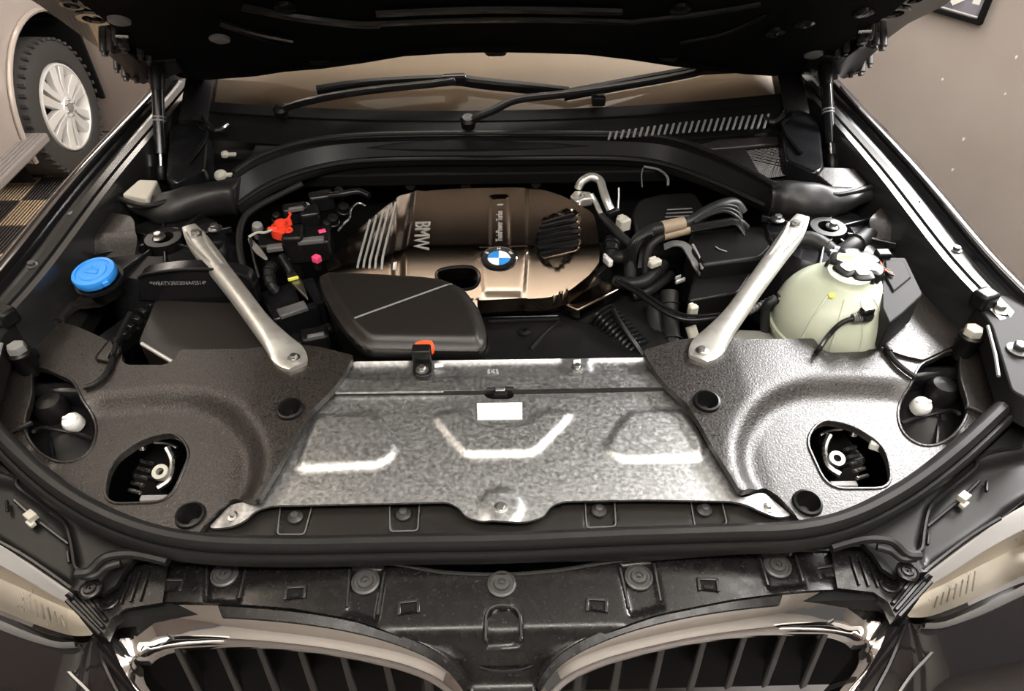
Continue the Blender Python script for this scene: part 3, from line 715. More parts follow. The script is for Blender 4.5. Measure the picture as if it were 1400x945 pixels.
# cover clips (the little tongue with its groove) on both sides
for s, c in ((-1, [(150, 465), (130, 491), (154, 496), (166, 478)]), (1, [(1206, 462), (1224, 445), (1242, 462), (1238, 470), (1216, 474)])):
    pts = WX(rnd(c, 4, 3), lambda x, y: zc(x, y)+.004)
    t = thing('cover_tongue', pts[0], 'small flat tongue at the rear edge of the '+('cover below the blue cap' if s < 0 else 'silver-shining cover'), 'tongue')
    MB().slab([p+Vector((0, 0, .001)) for p in pts], (0, 0, -.004)).build('plate', 'grain_plastic', t, .001)
    L = pts+pts[:1]
    MB().tube([p-Vector((0, 0, .0)) for p in L], .0022, 6, 0).build('groove_edge', 'satin_plastic', t)
# cable that runs over each cover into the upper hole
for s, pl in ((-1, [(178, 428), (172, 440), (160, 466), (155, 485), (147, 508), (132, 524), (115, 530)]), (1, [(1203, 456), (1213, 478), (1224, 494), (1240, 508), (1252, 516)])):
    t = thing('lamp_cable', W(*pl[-1], .97), 'black cable crossing the '+('cover below the blue cap' if s < 0 else 'silver-shining cover')+' into its upper hole', 'cable')
    pts = [W(x, y, lambda a, b: zc0(a, b)+.006) for x, y in pl]
    MB().tube(pts, .0045, 8, 5).build('sheath', 'rubber', t)
    for k in (2, 3) if s < 0 else (0, 1):
        for d in (0, .006, .012): MB().lathe([(.0045, 0), (.0068, .0005), (.0068, .0025), (.0045, .003)], pts[k].lerp(pts[k+1], d*12), pts[k+1]-pts[k], 10).build('clamp_ring', 'satin_plastic', t)
for s, pl in ((-1, [(-6, 602), (10, 592), (30, 584), (44, 578)]), (1, [(1320, 556), (1332, 560), (1345, 566), (1352, 572)])):
    t = thing('wire_strap', W(*pl[0], .96), 'short black strap beside the upper hole of the '+('cover below the blue cap' if s < 0 else 'silver-shining cover'), 'strap')
    MB().tube([W(x, y, lambda a, b: zc(a, b)+.006) for x, y in pl], .004, 8, 4).build('strap_cord', 'rubber', t)
    MB().box(W(*pl[0 if s < 0 else -1], lambda a, b: zc(a, b)+.006), (.014, .012, .008)).build('strap_clip', 'satin_plastic', t, .002)

# ------------------------------------------------------------------ galvanised radiator panel
def zm0(x, y): return .938+.045*(np.asarray(y)-.14)-.02*sstep((.165-np.asarray(y))/.03)*0
tra = rnd([(408, 640), (432, 570), (515, 566), (545, 618), (520, 638), (420, 642)], 14, 4)
trb = rnd([(590, 570), (632, 562), (660, 583), (715, 583), (745, 562), (785, 566), (730, 622), (636, 624)], 11, 4)
trc = rnd([(825, 615), (858, 566), (930, 562), (962, 605), (958, 628), (845, 630)], 14, 4)
embs = [emb(xy(WX(p, zm0)), .0055, .0065) for p in (tra, trb, trc)]
bc = W(685, 694, zm0)
def zm(x, y):
    x = np.asarray(x, float); y = np.asarray(y, float); z = zm0(x, y)
    for e in embs: z = z+e(x, y)
    r_ = np.hypot(x-bc.x, y-bc.y); z = z+.004*sstep((.032-r_)/.008)
    z = z-.010*sstep((-.34-x)/.05)*sstep((.2-y)/.04)-.010*sstep((x-.345)/.05)*sstep((.2-y)/.04)
    return z
mp_px = [(448, 539), (660, 536), (664, 543), (672, 546), (696, 546), (702, 543), (704, 536), (918, 532), (930, 552), (955, 590), (985, 640), (1012, 682), (1046, 671), (1086, 699), (1060, 704), (1038, 698), (1022, 690), (1000, 685), (880, 683), (770, 685), (752, 692), (744, 706), (722, 713), (690, 715), (655, 712), (636, 706), (628, 694), (612, 686), (470, 689), (372, 691), (350, 697), (335, 712), (318, 718), (281, 716), (312, 686), (352, 686), (392, 620), (410, 590), (430, 558)]
t = thing('radiator_shield', (0, .25, .93), 'large galvanised sheet panel with three embossed fields', 'panel')
sheet('panel_sheet', xy(WX(rnd(mp_px, [3, 2, 3, 3, 3, 3, 2, 3]+[8]*30+[4], 3), zm0)), 'galvanised', zm, [], .004, .006, t, .0012)
bolt('centre_bolt', W(685, 695, zm)+Vector((0, 0, .0005)), .0055, t)
for x, y in ((319, 706), (1050, 694)): bolt('foot_bolt', W(x, y, zm), .0048, t)
lb = [W(x, y, zm)+Vector((0, 0, .0012)) for x, y in ((652, 552), (714, 551), (714, 574), (653, 575))]
MB().slab(lb, (0, 0, -.0008)).build('paper_label', 'label_white', t)['label'] = 'blank white paper label'
# rear strip of the panel
def zr(x, y):
    y = np.asarray(y, float); x = np.asarray(x, float); yy = y-.36
    g = -.005*sstep((yy-.022)/.006)*sstep((.056-yy)/.006)
    for bx in (W(577, 507, .96).x, W(789, 502, .96).x): g = g*(1-sstep((.026-np.abs(x-bx))/.008))
    return .957+.0*x+g
rs_px = [(484, 494), (700, 491), (906, 488), (922, 528), (704, 532), (702, 528), (666, 529), (662, 533), (456, 536)]
t = thing('radiator_strip', (0, .4, .94), 'narrow galvanised strip along the rear of the embossed panel', 'panel')
sheet('strip_sheet', xy(WX(rnd(rs_px, 2, 2), .958)), 'galvanised', zr, [], .004, .006, t, .001)
bolt('strip_bolt', W(789, 503, .958), .0055, t)
MB().slab([W(x, y, .9605) for x, y in ((594, 497), (606, 496), (606, 501), (594, 502))], (0, 0, -.002)).build('white_stud', 'white_print', t, .0005)
MB().slab([W(x, y, .9605) for x, y in ((784, 492), (794, 491), (794, 496), (784, 497))], (0, 0, -.002)).build('white_stud', 'white_print', t, .0005)
lettering('stamped_mark', 'SKS', .012, 'silver_print', frame3(W(674, 508, .9535), (1, 0, 0), (0, 0, 1)), t, .0006)
# rubber joint between the two and its clip
t = thing('panel_joint', (0, .36, .94), 'thin black joint between the two galvanised sheets', 'joint')
MB().sweep([W(x, y, .952) for x, y in ((450, 537), (560, 536), (685, 535), (800, 533), (924, 530))], [(-.003, -.004), (-.003, .004), (-.001, .005), (.001, .003), (.003, .004), (.003, -.004)]).build('strip', 'rubber', t)
MB().box(W(684, 537, .952), (.022, .016, .008)).build('clip', 'void_black', t, .002)
MB().box(W(684, 533, .957), (.015, .007, .004)).build('clip_tab', 'galvanised', t, .001)
# red-orange lock with its black bracket
p = W(577, 505, .962)
t = thing('intake_lock', p, 'black bracket with orange quarter-turn lock below the intake lid', 'lock')
MB().slab([W(x, y, .966) for x, y in rnd([(565, 484), (590, 484), (591, 512), (577, 516), (564, 512)], 5, 3)], (0, 0, -.008)).build('bracket', 'satin_plastic', t, .002)
MB().box(W(577, 485, .975), (.030, .02, .03)).build('post', 'satin_plastic', t, .003)
q_ = W(580, 475, .968); MB().lathe([(0, -.010), (.017, -.010), (.0185, 0), (.015, .006), (0, .008)], q_, (0, -.5, 1), 22).build('lock_head', 'orange_plastic', t)
bolt('bracket_bolt', W(577, 506, .9665), .006, t)

# ------------------------------------------------------------------ recessed black panel in front of it
def zb0(x, y): return .920+0*np.asarray(x)
pk = [[(384, 688), (428, 687), (416, 731), (379, 731)], [(533, 684), (574, 683), (571, 726), (533, 727)], [(800, 683), (840, 682), (842, 720), (802, 722)], [(944, 683), (986, 682), (994, 717), (950, 720)]]
pke = [emb(xy(WX(rnd(q, 5, 3), .92)), -.006, .0035) for q in pk]
def zb(x, y):
    z = zb0(x, y)
    for e in pke: z = z+e(x, y)
    return z
t = thing('lower_panel', (0, .13, .9), 'matt black recessed panel with four screw pockets ahead of the galvanised sheet', 'panel')
sheet('panel_shell', xy(WX([(255, 765), (292, 700), (330, 660), (690, 650), (1040, 655), (1085, 690), (1122, 745), (900, 762), (690, 765), (450, 768)], zb0)), 'lid_plastic', zb, [], .008, .0045, t, .001)
for q in pk:
    L = [W(x, y, .920)+Vector((0, 0, .0004)) for x, y in rnd(q, 5, 3)]
    MB().tube(L+L[:1], .0011, 6, 0).build('pocket_rim', 'tape_grey', t)
for x, y in ((404, 708), (552, 704), (819, 699), (963, 698)):
    q_ = W(x, y, .917); b_ = MB().lathe([(0, 0), (.0105, 0), (.0105, .003), (.007, .006), (.005, .009), (0, .0095)], q_, (0, 0, 1), 18).build('pocket_screw', 'dark_bolt', t)
for x, y in ((622, 694), (764, 692)):
    MB().lathe([(.002, 0), (.004, 0), (.004, .002), (.002, .002)], W(x, y, .92), (0, 0, 1), 12).build('guide_hole', 'gloss_plastic', t)

# ------------------------------------------------------------------ rubber seal round the front of the bay
se = [(-60, 528, .985), (-20, 576, .975), (20, 619, .968), (70, 663, .960), (130, 701, .952), (200, 729, .946), (280, 744, .942), (400, 748, .940), (550, 745, .939), (690, 743, .939), (850, 736, .939), (1000, 731, .940), (1090, 727, .942), (1165, 709, .946), (1240, 670, .954), (1310, 617, .964), (1372, 560, .972)]
sp3 = [Vector(p) for p in cr([W(*p) for p in se], 5)]
t = thing('hood_seal', W(690, 751, .9), 'thick black rubber seal curving along the front of the bay', 'seal')
PS = [(-.015, -.012), (-.0145, .002), (-.011, .009), (-.004, .0125), (.003, .011), (.007, .006), (.0085, .0), (.009, -.016), (-.015, -.016)]
MB().sweep(sp3, PS).build('bulb', 'rubber', t)
MB().sweep([p+Vector((0, 0, 0)) for p in sp3], [(.009, -.008), (.010, -.003), (.014, -.002), (.017, -.006), (.0175, -.014), (.0175, -.020), (.009, -.020)]).build('lip', 'rubber', t)

# ------------------------------------------------------------------ slam panel trim with its studs
def zs0(x, y): return .902+.05*(np.asarray(y)-.05)-.045*(np.asarray(x)/.5)**4
scr = [(308, 787), (500, 797), (686, 800), (873, 791), (1062, 775)]
pck = [[(283, 766), (338, 768), (325, 825), (282, 822)], [(478, 771), (527, 774), (514, 850), (474, 838)], [(846, 768), (893, 763), (905, 830), (862, 840)], [(1038, 758), (1086, 754), (1100, 800), (1052, 806)]]
pke2 = [emb(xy(WX(q, zs0)), -.006, .009) for q in pck]
arc = rnd([(664, 876), (664, 828), (711, 828), (713, 874)], [3, 22, 22, 3], 6)
arce = emb(xy(WX(arc, zs0)), -.007, .004)
def zs(x, y):
    z = zs0(x, y)
    for e in pke2+[arce]: z = z+e(x, y)
    return z-.05*sstep((.0-np.asarray(y))/.06)
st_px = [(160, 800), (172, 776), (290, 765), (470, 768), (540, 771), (605, 782), (690, 785), (765, 779), (840, 767), (900, 762), (1090, 752), (1180, 757), (1205, 790), (1216, 822), (1165, 806), (1100, 808), (1000, 820), (900, 840), (820, 866), (770, 895), (742, 930), (735, 960), (640, 960), (632, 926), (600, 893), (540, 866), (480, 846), (400, 832), (320, 826), (220, 823), (170, 830), (152, 846)]
t = thing('slam_panel', (0, .03, .88), 'dusty black plastic trim between the seal and the twin grille', 'trim panel')
sheet('trim_shell', xy(WX(st_px, zs0)), 'dusty_plastic', zs, [], .006, .004, t, .0012)
ed = [(172, 776), (290, 766), (470, 769), (540, 772), (605, 783), (690, 786), (765, 780), (840, 768), (900, 763), (1090, 753), (1180, 758)]
MB().tube([W(x, y, zs0)+Vector((0, 0, .001)) for x, y in cr(ed, 3)], .0026, 6, 0).build('raised_edge', 'rail_paint', t)
for q in pck:
    for a_, b_ in ((q[0], q[3]), (q[1], q[2])):
        pa, pb = W(*a_, zs0), W(*b_, zs0); L = [pa.lerp(pb, k) for k in np.linspace(.12, .88, 6)]
        MB().tube([Vector((p.x, p.y, float(zs0(p.x, p.y))-.001)) for p in L], .0022, 6, 0).build('pocket_edge', 'rail_paint', t)
for x, y in scr: dome('press_stud', W(x, y, zs)+Vector((0, 0, .0005)), .0185, t, 'grey_stud')
aL = [W(x, y, zs0)+Vector((0, 0, .0005)) for x, y in arc]
MB().tube(aL, .0022, 6, 0).build('arch_rim', 'rail_paint', t)
for x, y, rz in ((237, 802, 0), (404, 812, .05), (559, 832, .1), (816, 829, -.1), (968, 801, -.08), (1130, 784, .1)):
    c = W(x, y, zs)+Vector((0, 0, .001)); f_ = MB(); rt = Matrix.Rotation(rz, 3, 'Z')
    for dx, dy, sx, sy in ((0, .008, .028, .004), (-.012, 0, .004, .017), (.012, 0, .004, .017)): f_.box(c+rt @ Vector((dx, dy, .001)), (sx, sy, .004), rt)
    fo = f_.build('clip_frame', 'rail_paint', t, .0008)
    MB().box(c+rt @ Vector((0, -.001, 0)), (.020, .013, .002), rt).build('clip_slot', 'void_black', fo)
    MB().box(c+rt @ Vector((0, -.004, .0015)), (.012, .005, .003), rt).build('clip_tongue', 'dusty_plastic', fo)
cb = [W(x, y, .875) for x, y in ((655, 905), (672, 909), (690, 910), (712, 908), (728, 903))]
MB().tube([p+Vector((0, -.002, -.012)) for p in cb], .002, 6, 4).build('centre_bead', 'gloss_plastic', t)
for k, yy in enumerate((922, 934, 945)):
    MB().sweep([W(656+k, yy, .846-.012*k), W(690, yy+1, .846-.012*k), W(727-k, yy-1, .846-.012*k)], [(-.006, -.003), (-.006, .003), (.004, .003), (.004, -.003)]).build('centre_rib', 'gloss_plastic', t)
# ------------------------------------------------------------------ twin grille
KO = [(205, 968), (172, 918), (153, 874), (153, 846), (172, 831), (220, 824), (320, 826), (420, 835), (500, 850), (565, 872), (610, 897), (638, 930), (652, 975)]
KI = [(224, 968), (194, 935), (180, 915), (190, 899), (216, 890), (262, 885.5), (342, 885), (430, 893), (510, 908), (565, 924), (600, 942), (622, 965), (636, 992)]
KO2, KI2 = cr(KO, 5), cr(KI, 5)
for s in (-1, 1):
    t = thing('kidney_grille', (s*.28, .0, .7), 'chrome-framed kidney grille with vertical slats, '+('on the blue cap side' if s < 0 else 'on the coolant tank side'), 'grille')
    rg = [[] for _ in range(8)]; ib = [[] for _ in range(4)]
    N = len(KO2)
    for i, (o_, i_) in enumerate(zip(KO2, KI2)):
        O = W(o_[0], o_[1], lambda a, b: zs0(a, b)-.010-.10*max(0, -.01-b)); I = W(i_[0], i_[1], O.z-.026+.014*max(0, min(1, (27-i)/8)))
        D = (I-O); nv = Vector((0, -.55, .83))
        for r_, (k, h_) in zip(rg, ((-.06, -.016), (0, -.002), (.05, .004), (.36, .006), (.70, .004), (.90, .000), (1.0, -.006), (1.0, -.03))):
            p = O+D*k+nv*h_
            if k == 1.0 and h_ == -.03: p = I+Vector((0, .02, -.05))
            r_.append(p)
        if 28 < i < 57:
            w_ = min(1, (i-9)/4, (N-6-i)/3)
            for r_, (k, h_) in zip(ib, ((.03, .004), (.06, .0068), (.30, .0086), (.36, .005))): r_.append(O+D*k+nv*h_)
    both(MB().loft(rg, False, False), s).build('chrome_surround', 'chrome', t, 0, 50)
    both(MB().loft(ib, False, False), s).build('black_inlay', 'dusty_plastic', t)
    for k, px in enumerate((222, 281, 338, 397, 458, 520, 578)):
        yi = np.interp(px, [p[0] for p in KI2[8:-6]], [p[1] for p in KI2[8:-6]])
        A_ = W(px, yi-6, .858); s_ = MB(); w_ = .0055
        tl = .018
        for q in (0, 1): pass
        b_ = A_+Vector((.006, -.004, -.16)); A2 = A_+Vector((0, .020, -.012))
        s_.loft([[A2+Vector((-w_, 0, 0)), A2+Vector((w_*.8, -.004, 0)), A2+Vector((w_, .0, 0)), A2+Vector((w_*.6-.03, .075, .0)), A2+Vector((-w_*.6-.03, .075, 0))],
                 [b_+Vector((-w_, 0, 0)), b_+Vector((w_*.8, -.004, 0)), b_+Vector((w_, 0, 0)), b_+Vector((w_*.6-.03, .075, 0)), b_+Vector((-w_*.6-.03, .075, 0))]])
        both(s_, s).build('slat', 'rail_paint', t, .0012)
    both(MB().box((-.28, .12, .72), (.50, .01, .3)), s).build('grille_back', 'void_black', t)

# ------------------------------------------------------------------ corners: trims, lamps, paint
def PX(s):
    def f(x, y, z):
        p = W(x, y, z); p.x = abs(p.x)*s; return p
    return f
for s in (-1, 1):
    g = PX(s); nm = 'blue cap side' if s < 0 else 'coolant tank side'
    # wide black shelf between seal and lamp
    zsh = lambda x, y: .905+.10*(np.asarray(y)-.1)+.02*(np.abs(x)-.5)
    sh = [(-90, 620), (-40, 600), (20, 652), (70, 690), (140, 725), (200, 748), (172, 778), (158, 800), (140, 812), (108, 808), (95, 806), (40, 768), (0, 742), (-60, 700)]
    O2 = xy([g(x, y, zsh) for x, y in sh])
    if s > 0: O2 = O2[::-1]
    t = thing('lamp_shelf', g(60, 730, .85), 'black plastic shelf between the hood seal and the headlight on the '+nm, 'trim panel')
    e1 = emb([(abs(a)*s, b) for a, b in xy([g(x, y, zsh) for x, y in ((-90, 640), (20, 662), (60, 690), (92, 722), (104, 772), (96, 800), (40, 764), (0, 738), (-60, 700))])], -.012, .016)
    sheet('shelf_shell', O2, 'gloss_plastic' if False else 'satin_plastic', lambda x, y: zsh(x, y)+e1(x, y), [], .008, .006, t, .001)
    MB().tube([g(x, y, zsh)+Vector((0, 0, .002)) for x, y in ((-40, 640), (0, 645), (22, 655), (26, 668), (60, 694), (88, 716), (98, 745), (103, 775), (112, 782))], .0028, 6, 4).build('raised_bead', 'gloss_plastic', t)
    MB().tube([g(x, y, zsh)+Vector((0, 0, -.004)) for x, y in ((18, 682), (45, 706), (92, 742))], .0024, 6, 3).build('raised_bead', 'gloss_plastic', t)
    MB().tube([g(x, y, zsh)+Vector((0, 0, -.004)) for x, y in ((-10, 735), (30, 757), (70, 784), (100, 806))], .003, 6, 3).build('edge_bead', 'gloss_plastic', t)
    MB().box(g(43, 707, zsh)+Vector((0, 0, .002)), (.016, .012, .010), Matrix.Rotation(.6*s, 3, 'Z')).build('metal_clip', 'cream_plastic', t, .001)
    MB().box(g(41, 714, zsh)+Vector((0, 0, -.003)), (.014, .008, .006), Matrix.Rotation(.6*s, 3, 'Z')).build('metal_clip', 'cream_plastic', t, .001)
    for x, y in ((92, 760), (8, 690)): MB().box(g(x, y, zsh)+Vector((0, 0, -.004)), (.004, .020, .006), Matrix.Rotation(-.5*s, 3, 'Z')).build('rib', 'gloss_plastic', t, .001)
    # rubber loop and screw at the corner
    MB().tube([g(x, y, .922) for x, y in ((105, 784), (122, 782), (136, 768), (152, 760), (185, 758), (230, 768))], .0065, 8, 4).build('seal_tail', 'rubber', t)
    MB().tube([g(x, y, .918) for x, y in ((112, 788), (130, 788), (146, 776), (165, 770))], .005, 8, 4).build('seal_tail', 'rubber', t)
    dome('corner_stud', g(124, 806, .908), .014, t, 'dusty_plastic')
    # triangular end trim
    t = thing('corner_trim', g(140, 830, .84), 'ribbed black end piece between grille corner and headlight on the '+nm, 'trim panel')
    zt = lambda x, y: .880+.10*(np.asarray(y)-.06)
    tr = [(88, 814), (100, 806), (118, 822), (138, 816), (166, 778), (230, 770), (222, 824), (172, 832), (152, 846), (142, 868), (128, 858)]
    O3 = xy([g(x, y, zt) for x, y in tr])
    if s > 0: O3 = O3[::-1]
    sheet('trim_shell', O3, 'dusty_plastic', zt, [], .02, .008, t, .002)
    for q in (0, 1, 2):
        MB().tube([g(92+q*10, 822-q*6, zt)+Vector((0, 0, .002)), g(138+q*4, 868-q*9, zt)+Vector((0, 0, .002))], .0028, 6, 0).build('rib', 'gloss_plastic', t)
    for q in (0, 1, 2): MB().tube([g(180+q*12, 786-q*2, zt)+Vector((0, 0, .002)), g(166+q*13, 826-q*2, zt)+Vector((0, 0, .002))], .002, 6, 0).build('rib', 'gloss_plastic', t)
    dome('press_stud', g(150, 822, zt), .013, t, 'dusty_plastic')
    # headlight
    t = thing('headlight', g(30, 830, .78), 'clear headlight with silver housing at the front corner on the '+nm, 'headlight')
    T_ = [(-120, 700), (-60, 716), (0, 747), (45, 778), (88, 808), (97, 816)]
    B_ = [(-120, 800), (-60, 826), (0, 852), (40, 868), (80, 880), (108, 880)]
    rows = [[] for _ in range(5)]; deck = [[] for _ in range(3)]; bez = [[] for _ in range(3)]; refl = [[] for _ in range(4)]
    for (a, b), (c, d) in zip(cr(T_, 4), cr(B_, 4)):
        A_ = g(a, b, .885) if a > -59 else g(a, b, .885); Bm = g(c, d, .80)
        out = Vector((s*.3, -.8, .5)).normalized()
        for r_, k in zip(rows, (.0, .25, .5, .75, 1)): r_.append(A_.lerp(Bm, k)+out*(.012*math.sin(math.pi*k)))
        for r_, (k, o_) in zip(deck, ((0, -.004), (.16, -.008), (.38, -.015))): r_.append(A_.lerp(Bm, k)+out*o_)
        for r_, (k, o_) in zip(refl, ((.38, -.015), (.44, -.030), (.8, -.045), (1.0, -.02))): r_.append(A_.lerp(Bm, k)+out*o_)
        for r_, (k, o_) in zip(bez, ((.90, .007), (1.02, .006), (1.16, -.006))): r_.append(A_.lerp(Bm, k)+out*o_)
    if s < 0:
        for r_ in rows+deck+refl+bez: r_.reverse()
    MB().loft(rows, False, False).build('lens', 'lamp_glass', t)
    MB().loft(deck, False, False).build('upper_band', 'white_plastic', t)
    MB().loft(refl, False, False).build('reflector', 'reflector', t)
    MB().loft(bez, False, False).build('lower_bezel', 'grey_plastic', t)
    p = g(-95, 775, .845)+Vector((0, .02, -.012))
    MB().lathe([(.004, -.01), (.026, -.004), (.034, .012), (.031, .012), (.024, -.002), (.004, -.008)], p, (s*.2, -.6, .75), 26).build('lamp_unit', 'chrome', t)
    for k in range(7):
        xx = 22+k*9; MB().tube([g(xx, 818+k*5.5, .84)+Vector((0, .012, -.004)), g(xx+5, 846+k*3.4, .825)+Vector((0, .012, -.004))], .0012, 5, 0).build('reflector_fin', 'reflector', t)
    MB().loft([[p+Vector((0, .07, -.01)) for p in rows[0]], [p+Vector((0, .07, -.07)) for p in rows[4]]], False, False).build('back_shell', 'void_black', t)
    # painted bumper corner below the headlight
    t = thing('bumper_corner', g(60, 920, .6), 'glossy black bumper corner under the headlight on the '+nm, 'bumper')
    U = [(-160, 812), (-60, 836), (0, 858), (45, 876), (90, 890), (112, 884), (128, 862), (140, 872), (152, 890), (175, 925), (205, 972)]
    V = [(-200, 1000), (-60, 1010), (0, 1020), (50, 1030), (95, 1040), (120, 1050), (140, 1060), (160, 1065), (180, 1070), (200, 1075), (225, 1085)]
    rr = [[] for _ in range(5)]
    for (a, b), (c, d) in zip(cr(U, 4), cr(V, 4)):
        A_ = g(a, b, .80); B3 = g(c, d, .62)
        for r_, (k, o_) in zip(rr, ((0, -.02), (.03, .0), (.3, .018), (.65, .02), (1, 0))): r_.append(A_.lerp(B3, k)+Vector((s*.3, -.8, .5))*o_)
    MB().loft(rr, False, False).build('bumper_skin', 'dark_paint', t)
    MB().tube([g(x, y, .79) for x, y in ((70, 886), (100, 894), (112, 892), (108, 884))], .004, 6, 3).build('edge_fold', 'dark_paint', t)
    MB().tube([g(x, y, .775) for x, y in ((78, 900), (100, 925), (125, 950), (150, 985))], .003, 6, 3).build('edge_fold', 'dark_paint', t)
    MB().tube([g(x, y, .79) for x, y in ((130, 880), (140, 902), (155, 935), (175, 970))], .003, 6, 3).build('edge_fold', 'gloss_plastic', t)
# ------------------------------------------------------------------ aluminium tower braces
for s in (-1, 1):
    g = PX(s)
    st = [(258, 309, 1.010, 10.5, .000), (266, 322, 1.012, 15, .001), (276, 337, 1.012, 17, .006), (300, 368, 1.005, 15.5, .010), (330, 407, .998, 14.5, .011), (355, 440, .990, 15, .010), (376, 464, .984, 18, .007), (392, 482, .978, 22, .002), (402, 494, .976, 19, .001), (407, 501, .976, 12, .000)]
    t = thing('tower_brace', g(400, 496, .96), 'cast aluminium brace bar on the '+('blue cap' if s < 0 else 'coolant tank')+' side of the engine', 'brace', 'aluminium brace bars')
    C_ = [g(x, y, z) for x, y, z, w, h in st]; rings = []
    P_ = cr([tuple(c)+(w, h) for c, (x, y, z, w, h) in zip(C_, st)], 4)
    for i, q in enumerate(P_):
        c = Vector(q[:3]); d = Vector(P_[min(i+1, len(P_)-1)][:3])-Vector(P_[max(i-1, 0)][:3]); d.normalize()
        sd_ = d.cross(Vector((0, 0, 1))).normalized(); up = sd_.cross(d); w = q[3]*.00118; h = max(q[4], 0)
        rings.append([c+sd_*a*w+up*b for a, b in ((-1, -.006), (-1, .001), (-.82, h*.55+.002), (-.45, h+.002), (0, h+.0025), (.45, h+.002), (.82, h*.55+.002), (1, .001), (1, -.006))])
    MB().loft(rings).build('bar', 'cast_aluminium', t, 0, 60)
    for sg in (-1, 1):
        MB().tube([C_[1]+Vector((sg*.016, .004, .004)), C_[2]+Vector((sg*.015, -.004, .010)), C_[3]+Vector((sg*.010, 0, .010))], [.003, .0035, .002], 6, 4).build('flange', 'cast_aluminium', t)
    bolt('upper_bolt', g(268, 322, 1.015), .008, t, 'zinc_bolt', flange=1.9)
    bolt('lower_bolt', g(402, 490, .980), .006, t, 'zinc_bolt')
    # strut tower
    c = g(232, 348, .95)
    t = thing('strut_tower', c-Vector((0, 0, .1)), 'ribbed black suspension tower under the brace end on the '+('blue cap' if s < 0 else 'coolant tank')+' side', 'strut tower')
    MB().lathe([(0, .012), (.03, .012), (.05, .03), (.11, .022), (.135, -.01), (.14, -.14), (0, -.14)], c, (0, 0, 1), 36).build('dome', 'gloss_plastic', t)
    for k in range(8):
        a_ = R(20+k*45); MB().box(c+Vector((math.cos(a_)*.08, math.sin(a_)*.08, .028)), (.09, .006, .014), Matrix.Rotation(a_, 3, 'Z')).build('rib', 'gloss_plastic', t, .002)
    bolt('tower_bolt', g(217, 325, .985), .008, t, 'zinc_bolt'); bolt('tower_bolt', g(294, 313, .985), .008, t, 'zinc_bolt')
    MB().lathe([(.02, 0), (.034, 0), (.034, .02), (.02, .02)], c+Vector((0, 0, .02)), (0, 0, 1), 20).build('centre_ring', 'satin_plastic', t)

# ------------------------------------------------------------------ rubber boots at both ends of the arch
bs = [((112, 266), 5, .99), ((130, 266), 8, 1.0), ((152, 268), 11, 1.0), ((178, 276), 13, .998), ((203, 284), 15, .995), ((225, 286), 20, .995), ((255, 279), 23, .995), ((290, 271), 24, .995), ((322, 268), 25, .995), ((330, 266), 23, .995)]
bsR = [((1232, 252), 6, .99), ((1215, 258), 9, 1.0), ((1192, 264), 11, 1.0), ((1165, 272), 15, .998), ((1142, 277), 18, .995), ((1115, 276), 23, .995), ((1085, 274), 26, .995), ((1060, 272), 27, .995), ((1046, 270), 25, .995)]
for s, L in ((-1, bs), (1, bsR)):
    t = thing('bulkhead_boot', W(*L[4][0], .95), 'creased black rubber boot at the arch end above the '+('blue cap' if s < 0 else 'coolant tank'), 'rubber boot')
    rings = []
    for i, q in enumerate(cr([tuple(W(x, y, z))+(r_,) for (x, y), r_, z in L], 4)):
        c = Vector(q[:3]); r_ = q[3]*.0019; wv = .0018*math.sin(i*1.3)
        rings.append([c+Vector((0, math.cos(k)*(r_*.9)*(1+.10*math.sin(2*k+i*.35))+wv, math.sin(k)*(r_*.78)*(1+.12*math.cos(3*k-i*.22)))) for k in np.linspace(0, 2*math.pi, 18, endpoint=False)])
    MB().loft(rings).build('boot_body', 'rubber', t, 0, 70)
    fold = [(114, 262), (140, 262), (165, 272), (195, 281), (222, 277), (250, 268), (300, 255)] if s < 0 else [(1228, 246), (1190, 256), (1160, 264), (1135, 266), (1100, 258), (1060, 252)]
    MB().tube([W(x, y, 1.018) for x, y in fold], [.004, .006, .005, .006, .004], 8, 5).build('upper_fold', 'rubber', t)
    f2 = [(110, 258), (125, 272), (108, 268)] if s < 0 else [(1236, 238), (1222, 250), (1238, 256)]
    for k in range(2): MB().tube([W(f2[0][0], f2[0][1]+k*8, 1.02), W(f2[1][0], f2[1][1]+k*2, 1.01), W(*f2[2], 1.0)], [.003, .007, .004], 8, 4).build('end_lobe', 'rubber', t)
    st_ = [(150, 300), (178, 298), (186, 322), (168, 330)] if s < 0 else [(1180, 300), (1192, 296), (1188, 320), (1178, 322)]
# pale brackets behind the boots
t = thing('hinge_bracket', W(190, 255, .98), 'pale metal bracket at the foot of the gas strut above the blue cap', 'bracket')
MB().slab([W(x, y, 1.03) for x, y in rnd([(166, 266), (190, 245), (216, 246), (206, 266), (200, 271)], 3, 2)], (0, 0, -.03)).build('plate', 'cream_plastic', t, .003)
t = thing('hinge_bracket', W(1150, 250, .97), 'grained plastic bracket at the foot of the gas strut above the coolant tank', 'bracket')
MB().slab([W(x, y, 1.02) for x, y in rnd([(1114, 236), (1122, 228), (1168, 230), (1186, 252), (1172, 262), (1146, 262)], 4, 2)], (0, 0, -.02)).build('plate', 'grain_plastic', t, .003)
for x, y, k in ((302, 240, .012), (308, 212, .008), (254, 217, .009)):
    t = thing('body_clip', W(x, y, 1.0), {302: 'pale clip at the end of the arch cover near the gas strut', 308: 'small white plug on the scuttle left of the arch', 254: 'oval pale plug beside the gas strut foot'}[x], 'clip')
    p = W(x, y, 1.0); MB().lathe([(0, 0), (k*1.2, 0), (k, .006), (0, .008)], p, (0, -.3, 1), 14).build('head', 'cream_plastic', t); MB().box(p+Vector((.012, .002, .0)), (.022, .012, .005)).build('wing', 'cream_plastic', t, .001)
